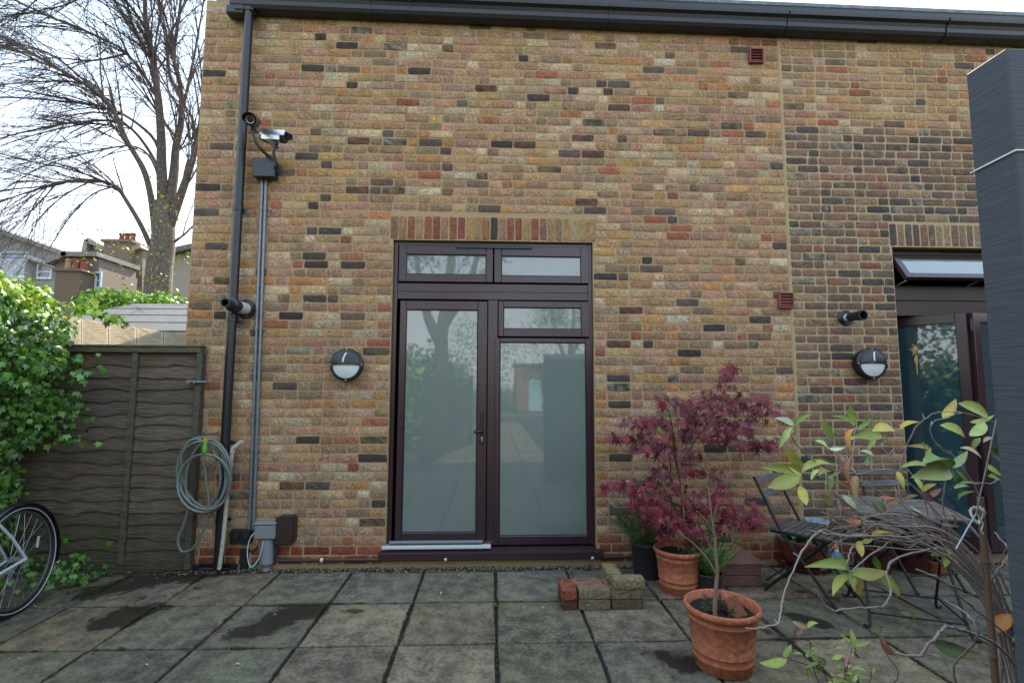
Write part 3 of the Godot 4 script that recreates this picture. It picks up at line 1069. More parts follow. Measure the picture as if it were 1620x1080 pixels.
	for k in chain.size():
		var pa: Vector3 = chain[k][0]
		var pb: Vector3 = chain[k][1]
		pa.y = 0.13
		pb.y = 0.13
		var ax := (pb - pa)
		var len := ax.length()
		ax = ax.normalized()
		var bl := Basis(ax, Vector3.UP, ax.cross(Vector3.UP))
		var hh := lt - 0.13
		b = MB.new()
		var st := 0.075
		for r in [[0.0, st, 0.0, hh], [len - st, len, 0.0, hh], [st, len - st, 0.0, 0.11], [st, len - st, hh - 0.085, hh]]:
			b.box(pa + bl * Vector3((r[0] + r[1]) * 0.5, (r[2] + r[3]) * 0.5, 0), Vector3(r[1] - r[0], r[3] - r[2], 0.055), 0.004, bl)
		part(doorway, "folding_leaf", b, M.frame)
		b = MB.new()
		b.box(pa + bl * Vector3(len * 0.5, hh * 0.5 + 0.01, 0), Vector3(len - st * 2 + 0.01, hh - 0.17, 0.022), 0.0, bl)
		part(doorway, "pane", b, M.teal_glass)
		if k == 0:
			for y in [0.5, 1.2, 1.9]:
				b = MB.new()
				b.tube([pb + Vector3(0.006, y - 0.05, 0.03), pb + Vector3(0.006, y + 0.05, 0.03)], 0.011, 8)
				part(doorway, "hinge", b, M.black_plastic)
			# gilt sun-face ornament on a stem hanging inside the glass
			b = MB.new()
			var c := W(1449, 553, -0.13)
			for t in 12:
				var a := TAU * t / 12
				b.tube([c, c + Vector3(cos(a), sin(a), 0) * (0.062 if t % 2 == 0 else 0.048)], [0.012, 0.004], 5)
			b.blob(c, Vector3(0.026, 0.026, 0.014), 6, 10)
			b.tube([c - Vector3(0, 0.05, 0), c - Vector3(0, 0.23, 0)], [0.012, 0.004], 6)
			b.blob(c - Vector3(0, 0.10, 0), Vector3(0.022, 0.04, 0.01), 6, 8)
			b.col = lin(150, 130, 80)
			for q in b.c.size():
				b.c[q] = lin(165, 142, 86)
			solo("hanging_ornament", b, M.tinted_gloss, "small gilt sunburst ornament hanging at the folded glass leaf", "ornament")


# ---------------------------------------------------------------- the garden behind the viewer, mirrored in the glass
func leafy(parent: Node, called: String, boxes: Array, n: int, size: float, greens: Array, m: Material) -> void:   # boxes: [centre, radii]; leaves through the volume, more near its surface
	var b := MB.new()
	b.quad(Vector3(0, 0, 0), Vector3(0.45, 0.5, 0.06), Vector3(0, 1, 0), Vector3(-0.45, 0.5, 0.06), Vector3.BACK)
	var mesh := b.commit()
	var where := []
	var tints := []
	for k in n:
		var e: Array = boxes[rng.randi() % boxes.size()]
		var d := rv().normalized()
		var r := pow(rng.randf(), 0.28) * rr(0.8, 1.08)
		var p: Vector3 = e[0] + d * r * e[1]
		if p.y < 0.05:
			continue
		where.append(Transform3D(frame_of(rv() + Vector3(0, -0.2, 0), d + rv(0.7)) * Basis.from_scale(Vector3.ONE * size * rr(0.6, 1.3)), p))
		tints.append(vary(greens[rng.randi() % greens.size()], 0.22))
	many(parent, called, mesh, m, where, tints)


func garden_behind_viewer() -> void:
	var greens := [lin(74, 98, 42), lin(92, 116, 50), lin(58, 80, 36), lin(106, 128, 60)]
	# dark boarded fence along one side of the path
	var f := thing("garden_fence", "dark boarded fence beside the sunlit garden path", "fence")
	for k in 26:
		var b := MB.new()
		b.col = vary(lin(72, 62, 52), 0.15)
		var z := 5.6 + k * 0.14
		var x := -1.28 + 0.03 * k
		b.box(Vector3(x, 0.85, z), Vector3(0.02, 1.7, 0.132), 0.003)
		part(f, "board", b, M.old_wood)
	for k in 3:
		var b := MB.new()
		b.col = lin(66, 58, 50)
		b.box(Vector3(-1.33 + k * 0.38, 0.9, 5.6 + k * 1.75), Vector3(0.09, 1.8, 0.09), 0.004)
		part(f, "post", b, M.old_wood)
	# brick boundary wall on the other side
	var gw := thing("garden_wall", "brown brick garden wall along the right-hand boundary", "wall")
	gw.set_meta("kind", "thing")
	var wb := MB.new()
	wb.col = lin(176, 156, 124)
	wb.span(6.62, 6.82, -0.05, 2.3, 0.2, 12.0)
	var core := part(gw, "core", wb, M.mortar)
	var rows := MB.new()
	for j in 29:
		var z := 0.2 + (0.0 if j % 2 == 0 else 0.11)
		while z < 11.8:
			rows.col = vary([lin(150, 112, 92), lin(138, 104, 88), lin(166, 124, 98)][rng.randi() % 3], 0.15)
			rows.span(6.612, 6.64, j * 0.078 + 0.005, j * 0.078 + 0.071, z + 0.005, z + 0.215, 0.002)
			z += 0.225
	part(core, "bricks", rows, M.brick).set_meta("kind", "stuff")
	wb = MB.new()
	wb.span(6.58, 6.86, 2.301, 2.36, 0.2, 12.0, 0.01)
	part(gw, "coping", wb, M.lead)
	# brick outhouse with a blue door at the far end of the path
	var o := thing("outhouse", "small brick outhouse with pale blue door at the path end", "outhouse")
	var b := MB.new()
	b.col = lin(150, 112, 92)
	b.span(1.5, 2.3, 0, 2.9, 27.0, 30.0)
	b.span(3.2, 6.5, 0, 2.9, 27.0, 30.0)
	b.span(2.3, 3.2, 2.15, 2.9, 27.0, 30.0)
	part(o, "wall", b, M.brick)
	b = MB.new()
	b.col = lin(128, 168, 178)
	b.span(2.3, 3.2, 0, 2.15, 27.1, 27.2)
	part(o, "door", b, M.tinted)
	b = MB.new()
	b.span(1.3, 6.7, 2.9, 3.05, 26.8, 30.2)
	part(o, "roof", b, M.lead)
	# hedges and trees round the garden
	var places := [
		["garden_hedge", "ivy-clad boundary hedge beside the bicycle, beyond the gate's ivy", "hedge", [[Vector3(-4.5, 1.0, 3.6), Vector3(0.55, 1.35, 1.0)], [Vector3(-4.5, 1.1, 5.2), Vector3(0.6, 1.5, 1.2)], [Vector3(-4.6, 1.1, 7.0), Vector3(0.7, 1.6, 1.2)]], 5200],
		["garden_bush", "broad green bush rising behind the brick garden wall", "bush", [[Vector3(9.2, 2.6, 4.0), Vector3(1.8, 2.6, 2.4)], [Vector3(9.4, 2.8, 8.5), Vector3(1.9, 2.9, 2.6)]], 5000],
		["garden_bush", "tall dark evergreen bush beyond the side boundary hedge", "bush", [[Vector3(-9.5, 2.6, 5.0), Vector3(2.2, 3.4, 2.6)], [Vector3(-11.5, 3.0, 10.0), Vector3(2.4, 4.0, 3.2)]], 6000],
		["garden_hedge", "clipped green hedge along the left of the garden path", "hedge", [[Vector3(-2.6, 1.2, 8.5), Vector3(1.2, 1.5, 2.4)], [Vector3(-2.4, 1.3, 13), Vector3(1.3, 1.7, 3)], [Vector3(-2.2, 1.3, 19), Vector3(1.4, 1.9, 4)]], 9000],
		["garden_bush", "tall rounded bush behind the right-hand path edge", "bush", [[Vector3(5.5, 1.8, 15), Vector3(2.0, 2.3, 3.2)], [Vector3(6.5, 1.7, 21), Vector3(2.2, 2.4, 3)]], 6500],
		["garden_bush", "loose green bush filling the end of the garden", "bush", [[Vector3(-0.8, 3.0, 32), Vector3(3.2, 4.8, 2.0)], [Vector3(5, 3.6, 34), Vector3(4, 5.4, 2)], [Vector3(11, 3.2, 33), Vector3(4, 4.6, 2)]], 9000]]
	for e in places:
		var t := thing(e[0], e[1], e[2])
		leafy(t, "foliage", e[3], e[4], 0.16, greens, M.leaf)
		var st := MB.new()
		st.col = lin(80, 68, 54)
		for q in e[3]:
			var c: Vector3 = q[0]
			st.tube([Vector3(c.x, -0.07, c.z), Vector3(c.x + 0.1, c.y * 0.8, c.z), Vector3(c.x - 0.1, c.y * 1.4, c.z + 0.1)], [0.07, 0.05, 0.02], 7)
		part(t, "stem", st, M.bark)
	for e in [[Vector3(-1.55, 0, 10.6), 0.36, 8.5, "big forked tree standing beside the garden hedge"], [Vector3(4.4, 0, 24), 0.26, 8.0, "slender tree standing near the outhouse"], [Vector3(-6.5, 0, 22), 0.3, 9.0, "spreading tree at the far left garden corner"]]:
		var t := thing("garden_tree", e[3], "tree", e[0])
		var r: float = e[1]
		var hh: float = e[2]
		var tr := MB.new()
		tr.col = lin(104, 92, 76)
		tr.tube(curve([Vector3(0, -0.1, 0), Vector3(0.05, 1.6, 0), Vector3(0.02, 3.0, 0), Vector3(0.25, hh * 0.62, 0.2), Vector3(0.4, hh, 0.2)], 4), taper(17, r, 0.05), 10)
		tr.tube(curve([Vector3(0.03, 2.7, 0), Vector3(-0.5, 3.9, 0.1), Vector3(-1.1, hh * 0.8, 0.3)], 4), taper(9, r * 0.62, 0.04), 8)
		tr.tube(curve([Vector3(0.1, 3.4, 0), Vector3(0.9, 4.8, -0.1), Vector3(1.4, hh * 0.85, -0.3)], 4), taper(9, r * 0.5, 0.03), 8)
		part(t, "trunk", tr, M.bark)
		var tw := MB.new()
		tw.col = lin(96, 84, 68)
		for k in 90:
			var s := Vector3(rr(-1.0, 1.2), rr(hh * 0.45, hh * 0.9), rr(-0.4, 0.4))
			var d := Vector3(s.x, 0.4, rr(-1, 1)).normalized() + rv(0.5)
			tw.tube([s, s + d * 0.5, s + d * 1.1 + Vector3(0, -0.1, 0)], [0.018, 0.012, 0.004], 4, false)
		var o2 := part(t, "twigs", tw, M.twig)
		o2.set_meta("kind", "stuff")
		leafy(t, "crown", [[Vector3(0.2, hh * 0.8, 0), Vector3(2.2, 1.9, 2.0)], [Vector3(-1.0, hh * 0.7, 0.3), Vector3(1.2, 1.1, 1.2)], [Vector3(1.4, hh * 0.72, -0.2), Vector3(1.2, 1.1, 1.2)]], 1500, 0.13, greens, M.leaf)


# ---------------------------------------------------------------- houses far behind the tree
func far_house(label: String, z: float, outline: Array, depth: float, wallc: Color, roofc: Color, windows: Array) -> Node3D:
	# outline: photograph points of the wall front from low left round to low right; the roof is a slab over its top edges
	var base := W((outline[0][0] + outline[-1][0]) * 0.5, 600, z)
	var t := thing("terraced_house", label, "house", Vector3(base.x, -0.07, z), 0.0, "houses beyond the bare tree")
	var poly := PackedVector2Array()
	for p in outline:
		var q := W(p[0], p[1], z)
		poly.append(Vector2(q.x - base.x, q.y + 0.07))
	poly[0].y = 0.0
	poly[-1].y = 0.0
	var b := MB.new()
	b.col = wallc
	b.prism(poly, Vector3(0, 0, -depth), Basis.IDENTITY, depth)
	part(t, "wall", b, M.brick)
	b = MB.new()
	b.col = roofc
	for k in range(1, poly.size() - 2):
		var p := poly[k]
		var q := poly[k + 1]
		var d := (q - p).normalized()
		var up := Vector2(-d.y, d.x)
		if up.y < 0.0:
			up = -up
		var a := p - d * 0.15 + up * 0.004
		var c := q + d * 0.15 + up * 0.004
		b.prism(PackedVector2Array([a, c, c + up * 0.22, a + up * 0.22]), Vector3(0, 0, -depth - 0.1), Basis.IDENTITY, depth + 0.45)
	part(t, "roof", b, M.slate)
	for w in windows:   # px0, py0, px1, py1, colour
		var a := W(w[0], w[1], z) - Vector3(base.x, -0.07, z)
		var c := W(w[2], w[3], z) - Vector3(base.x, -0.07, z)
		b = MB.new()
		b.col = w[4]
		b.ring(a.x, c.x, c.y, a.y, 0.09, 0.09, 0.12, 0.09, 0.0, 0.09, 0.01)
		b.span(a.x + 0.09, c.x - 0.09, (a.y + c.y) * 0.5 - 0.03, (a.y + c.y) * 0.5 + 0.03, 0.01, 0.07)
		var fr := part(t, "window", b, M.tinted)
		b = MB.new()
		b.span(a.x + 0.08, c.x - 0.08, c.y + 0.1, a.y - 0.08, 0.004, 0.03)
		part(fr, "pane", b, M.window_glass)
	return t


func far_houses() -> void:
	var white := lin(208, 210, 212)
	var z := -24.0
	var h := far_house("grey house with long sloping roof edge and white rendered bay", z, [[-70, 600], [-70, 345], [118, 410], [118, 600]], 9.0, lin(176, 174, 170), lin(146, 146, 146), [[2, 398, 46, 414, lin(170, 178, 188)], [60, 418, 82, 442, white]])
	var o := h.position
	var b := MB.new()
	b.col = lin(200, 202, 208)
	var a := W(4, 412, z) - o
	var c := W(48, 470, z) - o
	b.span(a.x, c.x, 0, a.y, 0.01, 0.5)
	part(h, "rendered_bay", b, M.felt)
	b = MB.new()
	b.col = lin(206, 198, 188)
	for p in [[[48, 408], [98, 424]]]:
		var u := W(p[0][0], p[0][1], z) - o
		var v := W(p[1][0], p[1][1], z) - o
		b.tube([u + Vector3(0, 0, 0.3), v + Vector3(0, 0, 0.3)], 0.16, 4)
	part(h, "parapet_coping", b, M.felt)
	z = -20.0
	h = far_house("low dark brick house with clay chimney pots and white sash window", z, [[86, 600], [86, 418], [110, 408], [156, 408], [162, 600]], 2.5, lin(150, 136, 124), lin(136, 130, 126), [[101, 431, 113, 456, white], [152, 430, 160, 458, lin(176, 190, 196)]])
	o = h.position
	for k in 3:
		b = MB.new()
		b.col = [lin(186, 150, 104), lin(156, 92, 66), lin(160, 84, 62)][k]
		var p := W(122 + k * 12, 424, z) - o
		b.lathe([Vector2(0.0, 0.3), Vector2(0.13, 0.3), Vector2(0.15, 0.24), Vector2(0.12, 0.18), Vector2(0.15, -0.28), Vector2(0, -0.28)], 10, p + Vector3(0, 0, 0.5))
		part(h, "chimney_pot", b, M.terracotta)
	b = MB.new()
	b.col = lin(132, 114, 96)
	var s0 := W(114, 433, z) - o
	var s1 := W(152, 433, z) - o
	b.span(s0.x, s1.x, 0, s0.y - 0.08, 0.02, 0.9)
	b.span(s0.x - 0.1, s1.x + 0.1, s0.y - 0.08, s0.y + 0.03, -0.05, 1.0)
	part(h, "chimney_stack", b, M.brick)
	z = -23.0
	h = far_house("gabled red brick house with three clay chimney pots and pale downpipe", z, [[140, 600], [140, 414], [146, 386], [186, 408], [198, 404], [225, 396], [225, 600]], 6.0, lin(154, 138, 126), lin(158, 146, 138), [[203, 440, 216, 459, lin(188, 198, 206)], [153, 428, 164, 456, white]])
	o = h.position
	b = MB.new()
	b.col = lin(146, 126, 104)
	s0 = W(173, 386, z) - o
	s1 = W(214, 386, z) - o
	b.span(s0.x, s1.x, s0.y - 3.0, s0.y, -0.5, 0.4)
	b.span(s0.x - 0.12, s1.x + 0.12, s0.y, s0.y + 0.14, -0.6, 0.5)
	part(h, "chimney_stack", b, M.brick)
	for k in 3:
		b = MB.new()
		b.col = vary(lin(150, 84, 66), 0.1)
		var p := W(190 + k * 9, 376, z) - o
		b.lathe([Vector2(0.0, 0.28), Vector2(0.13, 0.28), Vector2(0.15, 0.2), Vector2(0.11, 0.14), Vector2(0.14, -0.3), Vector2(0, -0.3)], 10, p - Vector3(0, 0, 0.1))
		part(h, "chimney_pot", b, M.terracotta)
	b = MB.new()
	b.col = lin(150, 176, 184)
	s0 = W(169, 408, z) - o
	b.tube([Vector3(s0.x, 0, 0.12), Vector3(s0.x, s0.y, 0.12)], 0.09, 8)
	part(h, "downpipe", b, M.tinted)
	far_house("plain pale rendered house partly behind the bare trunk", -18.0, [[255, 600], [255, 408], [330, 392], [330, 600]], 6.0, lin(176, 168, 150), lin(110, 104, 100), [])


# ---------------------------------------------------------------- felt-roofed shed and grained panels behind the gate
func shed_and_panels() -> void:
	var t := thing("garden_shed", "low shed with grey felt roof behind the wooden gate", "shed")
	var a := W(110, 523, -2.3)
	var c := W(330, 523, -2.3)
	var e := W(110, 479, -4.6)
	var b := MB.new()
	var segs := 4
	for k in segs:   # overlapping felt strips
		b = MB.new()
		b.col = vary(lin(88, 92, 96), 0.06)
		var t0 := float(k) / segs
		var t1 := float(k + 1) / segs + 0.02
		var z0 := lerpf(-2.3, -4.6, t0)
		var z1 := lerpf(-2.3, -4.6, minf(t1, 1.0))
		var y0 := lerpf(a.y, e.y, t0) + 0.012
		var y1 := lerpf(a.y, e.y, minf(t1, 1.0)) + 0.001
		b.quad(Vector3(a.x - 0.8, y0, z0), Vector3(c.x + 0.9, y0, z0), Vector3(c.x + 0.9, y1, z1), Vector3(a.x - 0.8, y1, z1), Vector3.UP)
		b.quad(Vector3(a.x - 0.8, y0, z0), Vector3(c.x + 0.9, y0, z0), Vector3(c.x + 0.9, y0 - 0.02, z0), Vector3(a.x - 0.8, y0 - 0.02, z0), Vector3.BACK)
		part(t, "felt_strip", b, M.felt)
	b = MB.new()
	b.col = lin(120, 104, 84)
	b.span(a.x - 0.7, c.x + 0.8, -0.07, a.y - 0.03, -4.5, -2.4)
	part(t, "wall", b, M.pale_wood)
	# low boarded roof just behind the gate, tilted up and away
	var p := thing("boarded_lid", "pale weathered boards with wavy grain sloping up behind the gate", "boarding")
	var xs := [95.0, 128.0, 171.0, 216.0, 258.0, 296.0]
	for k in xs.size() - 1:
		var t0: float = (xs[k] - 95.0) / 201.0
		var t1: float = (xs[k + 1] - 95.0) / 201.0
		var far0 := W(xs[k] + 0.5, lerpf(499, 530, t0), lerpf(-1.2, -0.55, t0))
		var far1 := W(xs[k + 1] - 0.5, lerpf(499, 530, t1), lerpf(-1.2, -0.55, t1))
		var near0 := W(xs[k] + 0.5, 552, -0.10)
		var near1 := W(xs[k + 1] - 0.5, 552, -0.10)
		b = MB.new()
		b.col = vary(lin(178, 158, 120), 0.06)
		var up := (near1 - near0).cross(far0 - near0).normalized()
		if up.y < 0.0:
			up = -up
		var dn := -up * 0.025
		b.quad(near0, near1, far1, far0, up)
		b.quad(near0, near1, near1 + dn, near0 + dn, Vector3.BACK)
		b.quad(near0, far0, far0 + dn, near0 + dn, Vector3.LEFT)
		b.quad(near1, far1, far1 + dn, near1 + dn, Vector3.RIGHT)
		b.quad(near0 + dn, near1 + dn, far1 + dn, far0 + dn, -up)
		var o := part(p, "board", b, M.pale_wood)
		# raised cathedral grain, ridge by ridge
		b = MB.new()
		b.col = lin(150, 128, 94)
		for j in 15:
			var line := []
			for q in 7:
				var u := (q + 0.5) / 7.0
				var v := 0.03 + j * 0.065 + (0.09 * (1.0 - pow(absf(u - 0.5) * 2.0, 1.4)) - 0.05) * (1.0 if (k % 2) == 0 else -1.0) + sin(u * 9.0 + j) * 0.01
				if v > 0.01 and v < 0.99:
					line.append(near0.lerp(near1, u).lerp(far0.lerp(far1, u), v) + up * 0.001)
			if line.size() > 2:
				b.tube(line, 0.0016, 4, false)
		part(o, "grain_ridges", b, M.twig).set_meta("kind", "stuff")
	for leg in [[100.0, -0.2], [100.0, -1.0], [290.0, -0.2], [290.0, -0.5]]:
		b = MB.new()
		b.col = lin(110, 96, 76)
		var q := W(leg[0], 600, leg[1])
		b.span(q.x - 0.04, q.x + 0.04, -0.07, 1.8, leg[1] - 0.04, leg[1] + 0.04, 0.003)
		part(p, "post", b, M.old_wood)


# ---------------------------------------------------------------- big bare tree
func branch(b: MB, twigs: MB, tips: Array, from: Vector3, dir: Vector3, length: float, r: float, level: int) -> void:
	var n := 5
	var pts := [from]
	var d := dir.normalized()
	var p := from
	for k in n:
		d = (d + rv(0.16) + Vector3(-0.03, -0.045 if level > 1 else 0.0, 0.0)).normalized()
		p += d * length / n
		pts.append(p)
	(b if level < 2 else twigs).tube(pts, taper(n + 1, r, r * 0.3), 5 if level < 2 else 3, false)
	if level >= 3:
		tips.append(p)
		return
	var kids := 6 if level == 1 else 3
	for k in kids:
		var t := rr(0.2, 1.0)
		var q: Vector3 = pts[int(t * n)]
		branch(b, twigs, tips, q, d + rv(0.75) + Vector3(0, -0.08, 0), length * rr(0.4, 0.65), r * 0.42, level + 1)


func bare_tree() -> void:
	var z := -7.0
	var root := W(243, 470, z)
	var t := thing("bare_tree", "tall bare tree with arching branches and a few new leaves", "tree", Vector3(root.x, -0.07, z))
	var o := t.position
	var trunk := MB.new()
	trunk.col = lin(138, 124, 112)
	var P := func(l: Array, swing: float) -> Array:   # crop points (2.25 per photograph pixel) to places, swinging out of the plane
		var out := []
		for k in l.size():
			out.append(W(l[k][0] / 2.25, l[k][1] / 2.25, z + swing * float(k) / (l.size() - 1)) - o)
		return out
	var body: Array = P.call([[560, 1040], [566, 960], [578, 880], [582, 800], [580, 720]], 0.0)
	body[0].y = 2.0
	body.push_front(Vector3(body[0].x - 0.05, 0.0, 0.0))
	trunk.tube(curve(body, 3), taper(16, 0.30, 0.2), 14)
	part(t, "trunk", trunk, M.bark)
	var limbs := [
		[[[580, 740], [574, 600], [572, 480], [562, 350], [545, 230], [520, 100], [512, -60], [500, -220]], 0.5, 0.135, 0.03],
		[[[596, 760], [618, 620], [626, 520], [645, 420], [640, 300], [618, 200], [636, 60], [650, -80]], -0.6, 0.125, 0.025],
		[[[604, 800], [640, 700], [668, 620], [692, 540], [712, 440], [730, 300]], 0.4, 0.11, 0.04],
		[[[552, 830], [536, 700], [508, 600], [450, 500], [400, 390], [330, 320], [230, 258], [120, 195], [0, 130], [-120, 90]], 0.9, 0.085, 0.014],
		[[[545, 900], [500, 800], [440, 700], [410, 662], [330, 640], [200, 652], [80, 690], [-60, 735]], 0.7, 0.065, 0.010],
		[[[574, 640], [532, 540], [440, 440], [300, 432], [150, 455], [0, 492], [-100, 530]], -0.5, 0.045, 0.010],
		[[[572, 560], [535, 480], [400, 390], [200, 358], [0, 345], [-120, 350]], 0.8, 0.045, 0.010],
		[[[566, 400], [550, 330], [450, 190], [330, 122], [200, 70], [60, 4], [-60, -50]], -0.6, 0.05, 0.012],
		[[[562, 340], [556, 260], [500, 150], [430, 50], [392, -60]], 0.8, 0.05, 0.014],
		[[[640, 340], [604, 270], [600, 150], [640, 50], [690, -60]], 0.6, 0.05, 0.012],
		[[[644, 420], [652, 380], [690, 200], [715, 60], [735, -60]], -0.4, 0.05, 0.012],
		[[[576, 680], [540, 570], [470, 520], [330, 540], [150, 592], [0, 684]], 0.5, 0.035, 0.008],
		[[[455, 508], [430, 460], [320, 440], [150, 472], [0, 520], [-80, 560]], -0.4, 0.03, 0.008],
		[[[450, 190], [330, 215], [180, 206], [0, 232]], 0.5, 0.028, 0.008],
		[[[345, 330], [200, 205], [80, 160], [-40, 150]], 0.4, 0.03, 0.008],
		[[[548, 240], [470, 80], [440, -40]], -0.5, 0.035, 0.012],
		[[[520, 110], [460, 20], [380, -50]], 0.4, 0.03, 0.012],
		[[[420, 660], [330, 690], [250, 770], [190, 860]], 0.4, 0.022, 0.006],
		[[[330, 640], [220, 700], [130, 790], [90, 870]], -0.3, 0.02, 0.006],
		[[[200, 652], [140, 720], [60, 800], [0, 850]], 0.3, 0.018, 0.006],
		[[[400, 395], [300, 300], [150, 290], [20, 300], [-60, 320]], -0.5, 0.03, 0.008],
		[[[620, 860], [660, 830], [690, 800], [720, 790]], 0.3, 0.03, 0.01],
		[[[512, -20], [440, -80], [340, -60], [240, 10]], 0.3, 0.03, 0.01],
		[[[360, -60], [250, 10], [120, 40], [0, 60]], 0.3, 0.025, 0.008],
		[[[250, -80], [140, -10], [60, 60], [0, 90]], 0.3, 0.02, 0.008]]
	var twigs := MB.new()
	twigs.col = lin(84, 72, 66)
	var tips := []
	for e in limbs:
		var pts: Array = curve(P.call(e[0], e[1]), 4)
		var b := MB.new()
		b.col = vary(lin(122, 108, 98), 0.08)
		b.tube(pts, taper(pts.size(), e[2], e[3], 0.7), 8)
		var thick: float = e[2]
		var n := int(pts.size() * (0.9 if thick < 0.1 else 0.8))
		for k in n:
			var q := int(lerpf(pts.size() * 0.25, pts.size() - 2, rng.randf()))
			var along: Vector3 = (pts[q + 1] - pts[q]).normalized()
			var rad: float = lerpf(thick, e[3], float(q) / pts.size()) * 0.5
			branch(b, twigs, tips, pts[q], along + rv(0.55) + Vector3(-0.12, 0.0, 0.0), rr(1.0, 2.5), clampf(rad, 0.006, 0.022), 1)
		part(t, "limb", b, M.bark)
	part(t, "twigs", twigs, M.twig).set_meta("kind", "stuff")
	# new leaves and ivy scraps
	var lm := leaf_star([-120, -60, 0, 60, 120], [0.35, 0.5, 0.7, 0.5, 0.35], 0.6, 0.1)
	var where := []
	var tints := []
	for p in tips:
		if rng.randf() < 0.16:
			where.append(Transform3D(Basis.from_euler(rv(3.1)) * Basis.from_scale(Vector3.ONE * rr(0.025, 0.05)), p))
			tints.append(vary(lin(132, 138, 70), 0.25))
	for c in [[[580, 740], 34, 40], [[560, 660], 26, 14], [[330, 890], 40, 40], [[500, 930], 60, 80], [[650, 920], 30, 30], [[440, 900], 30, 30], [[625, 470], 16, 14], [[520, 1000], 60, 50]]:
		for k in c[2]:
			where.append(Transform3D(Basis.from_euler(rv(3.1)) * Basis.from_scale(Vector3.ONE * rr(0.05, 0.10)), W((c[0][0] + rng.randfn(0, c[1])) / 2.25, (c[0][1] + rng.randfn(0, c[1])) / 2.25, z + rr(0.2, 0.6)) - o))
			tints.append(vary(lin(140, 142, 62), 0.25))
	many(t, "crown", lm, M.leaf, where, tints)
	# bright shrub at its foot, over the shed roof
	var s := thing("shrub", "bright green shrub showing over the grey shed roof", "shrub", Vector3(W(200, 470, -5.4).x, -0.07, -5.4))
	var boxes := []
	for k in 9:
		var q := W(140 + k * 17, 474 - (10 if k in [1, 2, 3, 4] else 3), -5.4) - s.position
		boxes.append([q - Vector3(0, 0.25, 0), Vector3(0.3, 0.38, 0.35)])
	leafy(s, "foliage", boxes, 3600, 0.075, [lin(120, 156, 48), lin(146, 176, 62), lin(96, 132, 44)], M.leaf_gloss)
	var stem := MB.new()
	stem.col = lin(90, 76, 60)
	for q in boxes:
		stem.tube([Vector3(q[0].x, 0, 0), q[0]], [0.03, 0.012], 6)
	part(s, "stem", stem, M.bark)


